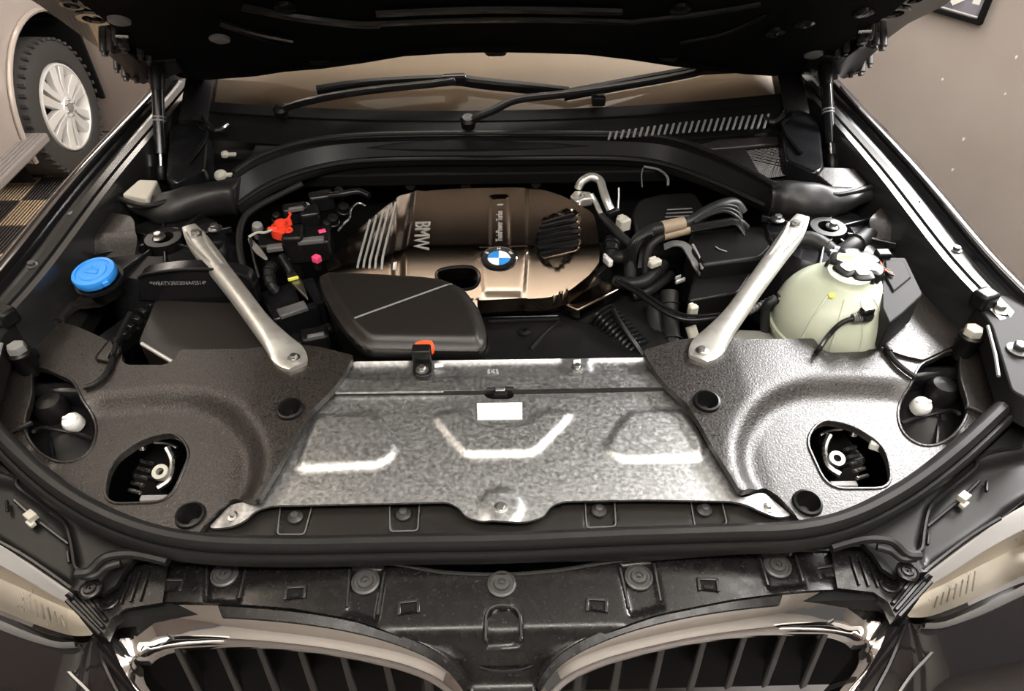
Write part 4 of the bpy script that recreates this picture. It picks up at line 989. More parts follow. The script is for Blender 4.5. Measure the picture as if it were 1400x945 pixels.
# scuttle walls and pillars beside the struts
for s in (-1, 1):
    g = PX(s)
    t = thing('scuttle_side', g(270, 180, .95), 'black moulded scuttle side between the gas strut and the '+('wiper arms' if s < 0 else 'mesh grille'), 'scuttle')
    pts = [(238, 104), (262, 112), (274, 160), (286, 185), (280, 230), (238, 250), (226, 244)]
    MB().slab([g(x, y, 1.035) for x, y in rnd(pts, 6, 3)], (0, .0, -.06)).build('wall', 'gloss_plastic', t, .006)
    MB().tube([g(x, y, 1.04) for x, y in ((236, 112), (255, 124), (262, 150), (270, 170), (284, 182), (272, 204), (258, 222))], .004, 8, 4).build('rim_bead', 'gloss_plastic', t)
    MB().tube([g(x, y, 1.045) for x, y in ((270, 108), (268, 125), (276, 145), (280, 165), (296, 178), (310, 170))], .006, 8, 4).build('pillar_seal', 'dark_paint', t)
    MB().tube([g(x, y, 1.02) for x, y in ((240, 150), (246, 190), (238, 230), (240, 246))], .008, 8, 4).build('hinge_arm', 'satin_plastic', t)
# mesh grille in the cowl
mz = 1.0
t = thing('intake_mesh', W(1045, 220, mz-.02), 'diamond mesh intake grille in the cowl beside the arch', 'grille')
q4 = [(966, 205), (1072, 196), (1098, 236), (1050, 246)]
c4 = [W(x, y, mz) for x, y in q4]
MB().slab([p-Vector((0, 0, .006)) for p in c4], (0, 0, -.003)).build('backing', 'void_black', t)
def bil(u, v): return (c4[0]*(1-u)+c4[1]*u)*(1-v)+(c4[3]*(1-u)+c4[2]*u)*v
wm = MB(); NM = 17
for k in range(-NM, NM):
    for sg in (1, -1):
        pts = []
        for q in np.linspace(0, 1, 9):
            u = k/NM+q if sg > 0 else k/NM+1-q+.0
            if 0 <= u <= 1: pts.append(bil(u, q))
        if len(pts) > 1: wm.tube([pts[0], pts[-1]], .0009, 5, 0)
wmo = wm.build('wire_mesh', 'dark_bolt', t); wmo['kind'] = 'stuff'
MB().tube([c4[0], c4[1], c4[2], c4[3], c4[0]], .004, 6, 0).build('frame', 'satin_plastic', t)
MB().slab([W(x, y, 1.012) for x, y in rnd([(955, 198), (985, 190), (1064, 186), (1066, 196), (966, 204)], 3, 2)], (0, 0, -.01)).build('upper_lip', 'grain_plastic', t, .003)

# ------------------------------------------------------------------ wipers
def wz(x, y): return ws_z(x, y)
def WS(px, py, off):
    zf = lambda x, y: ws_z(x, y)+off
    return W(px, py, zf)
wipers = [
  ('wiper lying on the windscreen, its arm rising from the left edge', [(433, 121), (480, 114), (540, 109), (600, 106.5), (624, 105), (660, 110), (720, 116), (778, 123)], [(384, 150), (420, 139), (470, 129), (530, 121), (590, 115), (622, 110)], (621, 107)),
  ('wiper crossing the centre of the windscreen with its arm in front', [(772, 126), (830, 115), (890, 104), (935, 96), (958, 91), (990, 89), (1030, 88), (1078, 92)], [(640, 165), (672, 152), (705, 137), (770, 129), (850, 118), (930, 104), (960, 97)], (962, 90))]
for lab, bl, ar, cl in wipers:
    t = thing('windscreen_wiper', WS(*ar[0], .0), lab, 'wiper', 'windscreen wipers')
    bp = [WS(x, y, .028) for x, y in bl]
    MB().sweep([Vector(p) for p in cr(bp, 4)], [(-.007, -.004), (-.006, .003), (0, .007), (.006, .003), (.007, -.004)]).build('blade_spoiler', 'rail_paint', t)
    MB().sweep([Vector(p)-Vector((0, 0, .012)) for p in cr(bp, 4)], [(-.002, -.008), (-.003, .008), (.003, .008), (.002, -.008)]).build('rubber_edge', 'rubber', t)
    ap = [WS(x, y, .045 if i else .03) for i, (x, y) in enumerate(ar)]
    MB().sweep([Vector(p) for p in cr(ap, 4)], [(-.010, -.005), (-.010, .003), (-.006, .007), (.006, .007), (.010, .003), (.010, -.005)]).build('arm', 'satin_plastic', t, .001)
    c = WS(*cl, .038); MB().box(c, (.055, .022, .018), Matrix.Rotation(.1, 3, 'Z')).build('adapter', 'gloss_plastic', t, .005)
    MB().lathe([(0, -.015), (.016, -.015), (.018, .004), (.012, .010), (0, .011)], ap[0], (0, -.3, 1), 18).build('pivot_cap', 'satin_plastic', t)
t = thing('washer_nozzle', WS(822, 134, .0), 'small washer nozzle on the cowl beside the centre wiper', 'nozzle')
MB().box(WS(818, 136, .02), (.03, .03, .022)).build('body', 'satin_plastic', t, .004); MB().box(WS(821, 129, .03), (.018, .012, .01)).build('jet', 'grey_plastic', t, .002)

# ------------------------------------------------------------------ engine cover
YT = W(690, 338, .985).y     # where the flat top turns into the front slope
def ze0(x, y):
    y = np.asarray(y, float); x = np.asarray(x, float); d = YT-y
    slope = np.where(d > 0, .80*d-.80*.015*(1-np.exp(-np.maximum(d, 0)/.015)), 0)
    left = sstep((-.165-x)/.02)*.006+np.maximum(-.17-x, 0)*.28
    return .988-slope-left
band = emb(xy([W(x, y, ze0) for x, y in ((652, 342), (722, 340), (714, 405), (662, 405))]), .004, .008)
gro = emb(xy([W(x, y, ze0) for x, y in rnd([(671, 270), (694, 269), (697, 346), (670, 346)], 4, 3)]), -.004, .006)
vpx = rnd([(738, 318), (746, 300), (780, 286), (790, 290), (792, 338), (762, 366), (736, 352), (732, 340)], 4, 3)
ven = emb(xy([W(x, y, ze0) for x, y in vpx]), -.007, .004)
crs = emb(xy([W(x, y, ze0) for x, y in ((541, 250), (720, 250), (720, 430), (541, 430))]), .003, .008)
def ze(x, y): return ze0(x, y)+band(x, y)+gro(x, y)+ven(x, y)+crs(x, y)
ec = [(444, 362), (470, 332), (500, 305), (530, 280), (548, 268), (590, 262), (640, 259), (700, 258), (742, 259), (770, 268), (792, 280), (812, 292), (818, 320), (820, 358), (806, 376), (778, 398), (750, 407), (700, 410), (664, 412), (560, 414), (470, 410)]
oval = cr([(598, 372), (620, 366), (645, 366), (655, 376), (652, 390), (640, 396), (615, 396), (600, 388)], 3, True)
t = thing('engine_cover', W(680, 340, .8), 'dark bronze engine cover with silver stripes, lettering and round badge', 'engine cover')
EC = xy([W(x, y, ze0) for x, y in rnd(ec, 8, 3)]); OV = xy([W(x, y, ze0) for x, y in oval])
sheet('cover_shell', EC, 'bronze_cover', ze, [OV], .03, .0052, t, .003)
ovl = [W(x, y, ze)+Vector((0, 0, .001)) for x, y in oval]
MB().tube(ovl+ovl[:1], .003, 6, 0).build('oval_rim', 'gloss_plastic', t)
MB().lathe([(0, -.03), (.03, -.03), (.03, -.005), (.02, 0), (0, 0)], W(632, 384, ze)+Vector((0, 0, -.035)), (0, 0, 1), 20).build('oil_filler', 'grey_plastic', t)
# silver stripes
for (a, b) in (((506, 301), (489, 367)), ((515, 295), (497, 367)), ((524, 289), (505, 368)), ((532.5, 282), (513, 368)), ((541, 277), (522, 369))):
    pa, pb = W(*a, ze), W(*b, ze); L = [pa.lerp(pb, k) for k in np.linspace(0, 1, 12)]
    L = [Vector((p.x, p.y, float(ze(p.x, p.y))+.0012)) for p in L]
    MB().sweep(L, [(-.0021, -.001), (-.0021, .0008), (.0021, .0008), (.0021, -.001)]).build('silver_stripe', 'silver_print', t)
MB().slab([W(x, y, ze)+Vector((0, 0, .002)) for x, y in ((538, 360), (543, 359), (542, 370), (537, 370))], (0, 0, -.002)).build('silver_mark', 'silver_print', t)
def on_cover(px, py): return W(px, py, ze)
def cov_frame(px, py, dirpx):
    p = on_cover(px, py); q = on_cover(px+dirpx[0], py+dirpx[1]); e = .004
    n = Vector((-(float(ze(p.x+e, p.y))-float(ze(p.x-e, p.y)))/(2*e), -(float(ze(p.x, p.y+e))-float(ze(p.x, p.y-e)))/(2*e), 1)).normalized()
    return frame3(p+n*.0006, q-p, n)
lettering('cover_lettering', 'BMW', .0430, 'silver_print', cov_frame(576, 322, (-1.2, 18)), t, .0012, .92)
lettering('cover_lettering', 'TwinPower Turbo', .0185, 'silver_print', cov_frame(683, 309, (.2, -20)), t, .0006, .78)
MB().slab([W(x, y, ze)+Vector((0, 0, .001)) for x, y in ((680, 279.5), (688, 279.2), (688, 280.6), (680, 280.8))], (0, 0, -.001)).build('silver_mark', 'silver_print', t)
# badge
bf = cov_frame(682, 354, (10, 0)); bp_ = bf.translation; bn = bf.to_3x3() @ Vector((0, 0, 1))
bd = MB().lathe([(0, -.004), (0.03300, -.004), (0.03300, .002), (0.03120, .0035), (0.01980, .003), (0, .003)], bp_, bn, 36).build('badge', 'gloss_plastic', t)
MB().lathe([(0.03060, .003), (0.03336, .002), (0.03480, .0), (0.03336, -.002)], bp_, bn, 36).build('badge_rim', 'chrome', bd)
MB().lathe([(0.01920, .0028), (0.02064, .0045), (0.02208, .0028)], bp_, bn, 36).build('badge_rim', 'chrome', bd)
for k in range(4):
    sec = [bf @ Vector((0, 0, .0035))]+[bf @ Vector((0.01980*math.cos(a_), 0.01980*math.sin(a_), .0035)) for a_ in np.linspace(k*math.pi/2, (k+1)*math.pi/2, 9)]
    MB().slab(sec, bn*.0012).build('badge_quarter', 'roundel_white' if k in (0, 2) else 'roundel_blue', bd)
# letters of the badge ring
for ch, ang_ in (('B', 145), ('M', 90), ('W', 35)):
    a_ = R(ang_); rl = .0262
    fr_ = bf @ Matrix.Translation((rl*math.cos(a_), rl*math.sin(a_), .0034)) @ Matrix.Rotation(a_-math.pi/2, 4, 'Z')
    lettering('badge_letter', ch, .009, 'silver_print', fr_, bd, .0003)
# the badge is an oval seen on the slope
SQ = bf @ Matrix.Diagonal((1, .70, 1, 1)) @ bf.inverted()
for o in [bd]+list(bd.children): o.data.transform(SQ)
# ribs inside the vent field
for (a, b) in (((742, 306), (784, 294)), ((738, 312), (788, 300)), ((735, 319), (790, 308)), ((735, 326), (791, 315)), ((735, 333), (791, 323)), ((736, 340), (791, 331)), ((738, 347), (786, 340))):
    pa, pb = W(*a, ze), W(*b, ze)
    MB().sweep([pa+Vector((0, 0, .001)), pa.lerp(pb, .5)+Vector((0, 0, .0015)), pb+Vector((0, 0, .001))], [(-.0035, -.003), (-.002, .003), (.002, .003), (.0035, -.003)]).build('vent_rib', 'gloss_plastic', t)
MB().slab([W(x, y, ze0)+Vector((0, 0, .001)) for x, y in ((741, 351), (792, 340), (786, 344), (744, 354))], (0, 0, -.004)).build('vent_lip', 'bronze_cover', t, .001)
# front lip, corner and lower face
lipp = [W(x, y, ze0)+Vector((0, 0, -.012)) for x, y in ((664, 412), (700, 411), (745, 408), (780, 398), (808, 376))]
fz = lipp[0].z
MB().sweep([W(640, 414, .905), W(700, 413, .905), W(752, 411, .905), W(772, 404, .908), W(800, 384, .912), W(830, 362, .92)], [(-.004, -.02), (-.004, .003), (.0, .006), (.010, .004), (.012, -.02)]).build('front_lip', 'satin_plastic', t, .001)
cn = [W(x, y, .895) for x, y in ((770, 409), (816, 382), (848, 401), (790, 431), (766, 420))]
MB().slab([p+Vector((0, 0, .012-.0*i)) for i, p in enumerate(cn)], (0, 0, -.025)).build('front_corner', 'bronze_cover', t, .005)
fcz = [W(x, y, .875) for x, y in ((655, 417), (765, 415), (772, 424), (764, 432), (655, 434))]
MB().slab(fcz, (0, 0, -.03)).build('front_face', 'gloss_plastic', t, .004)

# black casing in front of the engine
t = thing('engine_front_casing', W(740, 460, .75), 'plain black casing between intake lid and corrugated hose', 'casing')
MB().slab([W(x, y, .875) for x, y in rnd([(640, 436), (770, 434), (800, 440), (880, 470), (900, 492), (640, 496)], 6, 3)], (0, 0, -.12)).build('casing', 'satin_plastic', t, .008)
MB().tube([W(x, y, .878) for x, y in ((668, 440), (720, 438), (765, 437))], .004, 8, 3).build('top_bead', 'satin_plastic', t)
MB().tube([W(x, y, .876) for x, y in ((765, 440), (745, 456), (725, 478))], .004, 8, 3).build('slanted_bead', 'satin_plastic', t)
MB().lathe([(.004, 0), (.010, 0), (.012, .004), (.005, .007)], W(717, 455, .876), (0, 0, 1), 14).build('boss', 'satin_plastic', t)

# ------------------------------------------------------------------ intake lid
lid = [(433, 368), (445, 364), (500, 366), (575, 371), (608, 375), (635, 388), (655, 412), (665, 440), (664, 456), (655, 463), (580, 465), (506, 467), (492, 463), (472, 445), (452, 415), (438, 388)]
lid = rnd(lid, 8, 3)
def zl0(x, y): return .992+0*np.asarray(x)
LD = xy(WX(lid, .99)); sl_ = sdist(LD)
ck = [W(485, 437, .99), W(618, 389, .99)]
cd_ = Vector((ck[1].x-ck[0].x, ck[1].y-ck[0].y)).normalized()
def zl(x, y):
    x = np.asarray(x, float); y = np.asarray(y, float); d = sl_(x, y)
    sgn = (x-ck[0].x)*cd_.y-(y-ck[0].y)*cd_.x     # positive in front of the crease
    z = .993-.016*(1-sstep(d/.020))-np.where(sgn > 0, sgn*.10, sgn*-.02)
    return z
t = thing('air_intake', W(560, 430, .85), 'matt black angular intake lid with a diagonal crease', 'intake lid')
lo_ = sheet('lid_top', LD, 'lid_plastic', zl, [], .012, .0065, t, .001, 60)
crs_ = [ck[0].lerp(ck[1], k) for k in np.linspace(0, 1, 14)]
MB().tube([Vector((p.x, p.y, float(zl(p.x, p.y))+.0002)) for p in crs_], .0017, 6, 0).build('crease_bead', 'grey_plastic', t)
low = [Vector((x, y, float(zl(x, y))-.006)) for x, y in LD]
cen = sum(low, Vector())/len(low)
r1 = [cen+(p-cen)*1.012+Vector((0, 0, .0)) for p in low]; r1b = [cen+(p-cen)*1.022+Vector((0, 0, -.004)) for p in low]; r1c = [cen+(p-cen)*1.022+Vector((0, 0, -.010)) for p in low]; r2 = [cen+(p-cen)*.995+Vector((0, 0, -.014)) for p in low]; r3 = [cen+(p-cen)*.94+Vector((0, 0, -.12)) for p in low]
MB().loft([r1, r1b, r1c, r2, r3], False).build('lid_body', 'satin_plastic', t)

# ------------------------------------------------------------------ control unit box with the stamped number (photo left)
t = thing('fuse_box', W(270, 440, .85), 'flat matt black box lid behind the brace with stamped number above', 'box')
zf_ = .945
bx_ = [W(x, y, zf_) for x, y in rnd([(212, 410), (330, 414), (352, 440), (400, 500), (236, 500), (188, 468)], 6, 3)]
MB().slab(bx_, (0, 0, -.09)).build('lid', 'lid_plastic', t, .006)
MB().tube([W(x, y, zf_+.002) for x, y in ((194, 470), (214, 482), (236, 495))], .0035, 8, 0).build('lid_edge', 'silver_print', t)
ya = W(262, 410, .945).y
bk = [WY(x, y, ya) for x, y in cr([(190, 412), (190, 380), (215, 372), (255, 368), (300, 369), (338, 379), (350, 400), (352, 420)], 3)]
MB().slab(bk, (0, .03, 0)).build('back_plate', 'gloss_plastic', t, .003)
MB().tube([p+Vector((0, -.002, .001)) for p in bk[3:-4]], .0028, 8, 0).build('top_bead', 'satin_plastic', t)
fr_ = frame3(WY(244, 387, ya)+Vector((0, -.0012, 0)), (1, 0, 0), (0, -1, 0))
lettering('stamped_number', '*WBATX35020NA42514*', .0115, 'grey_plastic', fr_, t, .0004, .80)
MB().box(W(182, 450, .90), (.05, .12, .03), Matrix.Rotation(-.5, 3, 'Z')).build('wire_duct', 'satin_plastic', t, .006)
for k in range(6): MB().box(W(205-k*9, 418+k*10, .925), (.02, .012, .018), Matrix.Rotation(-.5, 3, 'Z')).build('duct_clip', 'gloss_plastic', t, .003)
# ------------------------------------------------------------------ coolant tank
tc_ = W(1139, 434, .935); TR = .104
t = thing('coolant_tank', tc_-Vector((0, 0, .12)), 'milky white ball-shaped coolant tank beside the brace', 'tank')
pf_ = [(0, -.11), (.05, -.10), (.085, -.075), (TR-.002, -.04), (TR, -.020), (TR+.004, -.018), (TR+.004, -.010), (TR, -.008)]+[(TR*math.cos(a_), TR*.92*math.sin(a_)) for a_ in np.linspace(.05, 1.15, 12)]+[(.036, .094), (.036, .10), (0, .10)]
MB().lathe(pf_, tc_, (0, 0, 1), 44).build('tank_body', 'tank_plastic', t, 0, 50)
for k in range(5):
    a_ = R(-140+k*26); pts = [tc_+Vector((math.cos(a_)*TR*math.cos(e)*1.003, math.sin(a_)*TR*math.cos(e)*1.003, TR*.922*math.sin(e))) for e in (.1, .4, .7, 1.0)]
    MB().tube(pts, .0016, 6, 3).build('moulded_rib', 'tank_plastic', t)
axc = Vector((.08, -.06, 1)).normalized(); cpos = tc_+Vector((.016, .018, .084))
cap_ = MB(); n_c = 48
rings = []
for r_, h_ in ((0, 0), (.0445, 0), (.0450, .016), (.0432, .021), (.036, .023), (0, .023)):
    ring_ = []
    for j in range(n_c):
        a_ = 2*math.pi*j/n_c; nt_ = 1-.20*max(0, math.cos(6*a_))**6*(1 if h_ > .001 and r_ > .03 else 0)
        ring_.append((r_*nt_*math.cos(a_), r_*nt_*math.sin(a_), h_))
    rings.append(ring_)
fq = frame3(cpos, (1, 0, 0), axc)
cap_.loft([[fq @ Vector(p) for p in r_] for r_ in rings]); ck_ = cap_.build('cap', 'satin_plastic', t, .0008)
MB().lathe([(0, -.014), (.0475, -.014), (.0475, -.001), (.045, .001), (0, .001)], cpos, axc, 36).build('cap_skirt', 'satin_plastic', t)
star = [fq @ Vector(((.034-.011*max(0, math.cos(6*a_))**2)*math.cos(a_), (.034-.011*max(0, math.cos(6*a_))**2)*math.sin(a_), .0232)) for a_ in np.linspace(0, 2*math.pi, 60, endpoint=False)]
MB().slab(star, axc*.0012).build('star_label', 'label_white', ck_)
for u, v, rx in ((-.014, .013, .017), (-.012, -.013, .006)):
    MB().slab([fq @ Vector((u+rx*math.cos(a_), v+rx*.55*math.sin(a_), .0245)) for a_ in np.linspace(0, 2*math.pi, 18, endpoint=False)], axc*.0006).build('label_print', 'yellow_mark', ck_)
for (u, v, w_, h_) in ((-.012, .014, .02, .001), (-.012, .011, .016, .001), (.012, .002, .014, .001), (.010, -.002, .012, .001)):
    MB().box(fq @ Vector((u, v, .0253)), (w_, h_, .0004)).build('label_line', 'tape_grey', ck_)
def on_tank(px, py, k=1.0):
    d = ray(px, py); o = CAM-np.array(tc_); a_ = d @ d; b_ = 2*o @ d; c_ = o @ o-(TR*.97*k)**2; D = b_*b_-4*a_*c_
    tt = (-b_-math.sqrt(max(D, 0)))/(2*a_); return Vector(CAM+d*tt)
ym = on_tank(1137, 404); nn = (ym-tc_).normalized()
MB().lathe([(0, 0), (.0052, 0), (.0045, .0012), (0, .0014)], ym+nn*.0, nn, 14).build('yellow_dot', 'yellow_mark', t)
# hose connector on the tank front
t = thing('tank_vent_hose', on_tank(1183, 432), 'thin black vent hose plugged into the front of the coolant tank', 'hose')
cp_ = on_tank(1184, 431, 1.06)
MB().lathe([(0, -.012), (.011, -.012), (.012, .004), (.008, .010), (0, .011)], cp_, (cp_-tc_), 14).build('plug', 'satin_plastic', t)
MB().box(cp_+Vector((-.004, -.004, .012)), (.022, .014, .012), Matrix.Rotation(.3, 3, 'Z')).build('plug_clip', 'gloss_plastic', t, .003)
for k in range(4): MB().lathe([(.005, 0), (.0078, .0005), (.0078, .003), (.005, .0035)], on_tank(1177-k*3, 434.5+k*.3, 1.08), (-1, -.1, .02), 12).build('ring', 'tape_grey', t)
MB().tube([on_tank(1172, 435, 1.08), on_tank(1158, 438, 1.08), on_tank(1145, 446, 1.08), on_tank(1132, 460, 1.08), W(1122, 474, .975), W(1116, 482, .955)], .0042, 10, 5).build('hose', 'hose_rubber', t)
t = thing('tank_side_hose', W(1068, 410, .95), 'ribbed black connector on the brace side of the coolant tank', 'hose')
hp = [W(1092, 409, .955), W(1078, 410, .957), W(1062, 411, .957), W(1052, 414, .955), W(1046, 428, .935), W(1046, 470, .88)]
MB().tube(hp, .009, 10, 4).build('hose', 'hose_rubber', t)
for k in range(3): MB().lathe([(.009, 0), (.0125, .001), (.0125, .005), (.009, .006)], hp[0].lerp(hp[2], .3+k*.3), (-1, .02, 0), 14).build('ring', 'gloss_plastic', t)
MB().tube([W(1100, 405, .96), W(1092, 408, .957)], .007, 10, 0).build('nipple', 'tank_plastic', t)
# module beside the tank
mz_ = 1.015
t = thing('control_module', W(1230, 400, .93), 'black angular plastic module between coolant tank and side panel', 'module')
MB().slab([W(x, y, mz_) for x, y in rnd([(1206, 352), (1238, 352), (1262, 402), (1234, 428), (1216, 442), (1206, 420)], 3, 2)], (0, 0, -.06)).build('case', 'matt_plastic', t, .003)
MB().slab([W(x, y, mz_+.004) for x, y in ((1210, 356), (1236, 356), (1246, 378), (1222, 398), (1212, 380))], (0, 0, -.006)).build('upper_face', 'matt_plastic', t, .002)
MB().box(W(1206, 350, 1.015), (.025, .02, .02)).build('bracket', 'satin_plastic', t, .003)
for k in range(3): MB().tube([W(1200+k*3, 356+k*2, 1.012), W(1206+k*3, 366+k*3, 1.022), W(1218+k*2, 371+k*3, 1.022)], .0022, 6, 4).build('wire', 'orange_plastic' if k == 1 else 'rubber', t)

# ------------------------------------------------------------------ hoses and looms on the right of the engine
def hose(name, label, pts, r_, mt='hose_rubber', cat='hose', n=10, rings=None, group=None):
    P = [W(*p) for p in pts]; t = thing(name, P[len(P)//2], label, cat, group)
    MB().tube(P, r_, n, 6).build('hose' if cat == 'hose' else 'sheath', mt, t)
    if rings:
        Q = [Vector(p) for p in cr(P, 8)]; rr = r_ if not hasattr(r_, '__len__') else r_[0]
        for k in range(rings):
            i = int((k+.5)/rings*(len(Q)-1)); MB().lathe([(rr, -.0015), (rr*1.22, -.001), (rr*1.22, .001), (rr, .0015)], Q[i], Q[min(i+1, len(Q)-1)]-Q[max(i-1, 0)], n).build('ring', mt, t)
    return t
th_ = hose('wire_loom', 'thick outer wire loom curving up beside the engine cover', [(862, 385, .90), (862, 352, .94), (872, 328, .97), (892, 315, .985), (920, 309, .99), (945, 303, .99), (966, 290, .995), (986, 281, 1.0), (1004, 279, .995), (1016, 292, .98)], .0125, cat='loom', rings=0)
for k in range(5):
    MB().tube([W(862-6+k*3.2, 380, .905), W(862-5+k*3, 350, .95), W(872-4+k*3, 329-k*.5, .98), W(893, 309+k*3, .994)], .0024, 6, 5).build('strand', 'satin_plastic', th_)
MB().tube([W(905, 312, .989), W(935, 305.5, .992)], .0138, 12, 0).build('tape_band', 'tape_tan', th_)['label'] = 'tan tape wrap'
th_ = hose('wire_loom', 'thinner inner wire loom under the taped loom', [(884, 385, .90), (884, 352, .94), (893, 332, .965), (915, 320, .975), (945, 313, .98), (985, 306, .985), (1008, 303, .985), (1020, 312, .97)], .0085, cat='loom')
for k in range(4): MB().tube([W(945, 309+k*2.4, .986), W(985, 302+k*2.4, .992), W(1006, 300+k*2.5, .99), W(1018, 310+k*4, .975)], .0024, 6, 5).build('strand', 'satin_plastic', th_)
MB().tube([W(907, 322.5, .975), W(942, 314, .981)], .0094, 12, 0).build('tape_band', 'tape_tan', th_)
for k in range(4): hose('wire_loom', ['upper', 'second', 'third', 'lowest'][k]+' thin cable fanning out of the looms toward the brace', [(948, 298+k*2, .996), (972, 284+k*3, 1.003), (992, 277+k*4, 1.005), (1008, 279+k*6, .995), (1014, 294+k*5, .98)], .0035, cat='loom', n=8, group='cables fanning from the looms')
hose('coolant_hose', 'thick rubber hose crossing below the looms', [(840, 385, .90), (862, 388, .905), (882, 384, .91), (898, 370, .915), (906, 362, .91)], .013, rings=2)
hose('coolant_hose', 'lower rubber hose running under the thick crossing hose', [(865, 405, .88), (885, 398, .885), (905, 386, .885), (916, 376, .88)], .011)
hose('coolant_hose', 'short stub hose beside the engine cover edge', [(838, 352, .93), (850, 352, .935), (862, 348, .93)], .012, rings=3)
hose('coolant_hose', 'dark hose dropping from the white connector', [(822, 296, .96), (838, 312, .96), (852, 326, .955), (864, 336, .95)], .009)
hose('coolant_hose', 'ridged hose bundle beside the cover corner', [(838, 330, .93), (835, 345, .925), (838, 362, .91)], .015, rings=5)
t = hose('vacuum_line', 'long thin black line looping from engine cover to brace', [(842, 384, .93), (870, 400, .93), (900, 421, .93), (925, 434, .93), (950, 438, .93), (990, 433, .93), (1030, 424, .93), (1056, 409, .94)], .0048, 'gloss_plastic', 'line')
MB().tube([W(x, y, z) for x, y, z in ((848, 383, .935), (876, 398, .935), (905, 417, .935), (930, 429, .935), (955, 432, .935), (985, 429, .935))], .003, 8, 5).build('twin_line', 'gloss_plastic', t)
t = hose('line', 'x', [(1022, 427, .935), (1040, 417, .94), (1060, 407, .945)], .0055, 'tape_grey', 'line', rings=8); t.name = 'braided_cable'; t['label'] = 'braided grey cable end behind the brace by the tank'
for i, (pl, lab, r_) in enumerate((([(1066, 345, .96), (1085, 331, .975), (1108, 328, .98), (1128, 338, .975), (1140, 350, .965)], 'bent rubber hose behind the brace top near the tank', .0165), ([(1188, 320, .975), (1170, 333, .98), (1150, 346, .975), (1125, 362, .955), (1095, 385, .93)], 'rubber hose slanting down behind the tank cap', .0165))):
    t = hose('heater_hose', lab, pl, r_, 'hose_rubber', 'hose', 14, 2, None)
t = thing('hose_clamp', W(1141, 349, .97), 'metal clamp where the two heater hoses meet', 'clamp')
MB().lathe([(.016, -.004), (.0185, -.004), (.0185, .004), (.016, .004)], W(1141, 349, .972), (1, -.6, 0), 18).build('band', 'steel', t); MB().box(W(1139, 345, .99), (.012, .008, .008)).build('screw', 'steel', t, .001)

# boxes behind the looms
t = thing('air_filter_box', W(985, 360, .85), 'large black filter box between looms and brace', 'box')
MB().slab([W(x, y, .965) for x, y in rnd([(945, 316), (1040, 308), (1062, 330), (1042, 352), (962, 362), (940, 340)], 6, 3)], (0, 0, -.12)).build('upper_case', 'satin_plastic', t, .006)
MB().slab([W(x, y, .93) for x, y in rnd([(952, 362), (1040, 354), (1010, 400), (940, 412)], 6, 3)], (0, 0, -.12)).build('lower_case', 'satin_plastic', t, .006)
MB().tube([W(962, 364, .955), W(1000, 360, .955), (W(1042, 354, .955))], .004, 8, 3).build('case_flange', 'gloss_plastic', t)
MB().tube([W(978, 337, .967), W(984, 341, .967), W(994, 344, .967)], .0012, 6, 0).build('moulded_mark', 'grey_plastic', t)
t = thing('cabin_filter_box', W(905, 290, .85), 'dark rounded panel with slim ribs behind the looms', 'panel')
MB().slab([W(x, y, .955) for x, y in rnd([(862, 290), (872, 272), (905, 264), (950, 262), (965, 285), (960, 312), (870, 320)], 8, 3)], (0, 0, -.1)).build('case', 'satin_plastic', t, .008)
for k in range(5): MB().tube([W(912-k*1.5, 287+k*5, .958), W(946+k*1.0, 285+k*5, .958)], .0016, 6, 0).build('rib', 'tape_grey', t)
t = thing('loom_bracket', W(935, 345, .9), 'grey arched bracket holding the hoses next to the filter box', 'bracket')
pb_ = [W(x, y, z) for x, y, z in ((908, 338, .955), (922, 333, .965), (936, 336, .965), (946, 350, .96), (952, 362, .955), (954, 374, .935))]
MB().sweep([Vector(p) for p in cr(pb_, 5)], [(-.009, -.002), (-.009, .002), (.009, .002), (.009, -.002)]).build('strap', 'tape_grey', t, .0008)
MB().tube([W(947, 335, .965), W(956, 352, .963), W(960, 368, .955)], .003, 6, 4).build('edge_wire', 'grey_plastic', t)
# connectors in pale plastic
for x, y, z, sz, lab, mt in ((852, 306, .965, (.024, .022, .026), 'pale grey connector block on the aluminium pipe end', 'cream_plastic'), (831, 357, .935, (.010, .024, .016), 'white tag on the stub hose by the engine cover', 'white_plastic'),
                             (895, 360, .945, (.026, .014, .014), 'pale clip on top of the crossing hose', 'cream_plastic'), (947, 426, .93, (.017, .012, .026), 'pale square cap below the grey bracket', 'cream_plastic'), (930, 384, .92, (.024, .006, .01), 'silver spring clip on the hose below the bracket', 'silver_print')):
    t = thing('connector', W(x, y, z-.02), lab, 'connector')
    MB().box(W(x, y, z), sz, Matrix.Rotation(.5, 3, 'Z')).build('block', mt, t, .003)
    MB().box(W(x-3, y-5, z+.004), (sz[0]*.6, sz[1]*.5, sz[2]*.8), Matrix.Rotation(.5, 3, 'Z')).build('latch', mt, t, .002)
hose('bleed_pipe', 'short white pipe standing beside the brace foot', [(944, 446, .90), (949, 462, .885), (956, 482, .865)], .010, 'cream_plastic', 'pipe')
hose('coolant_hose', 'black vertical hose between casing and white pipe', [(893, 420, .88), (896, 450, .86), (905, 485, .84)], .016)
hose('coolant_hose', 'second black vertical hose beside the pale cap', [(915, 400, .90), (916, 440, .87), (920, 485, .84)], .018, rings=2)
hose('wire_loom', 'dark cable hanging in front of the filter box', [(962, 372, .93), (966, 390, .91), (960, 420, .88)], .005, cat='loom')
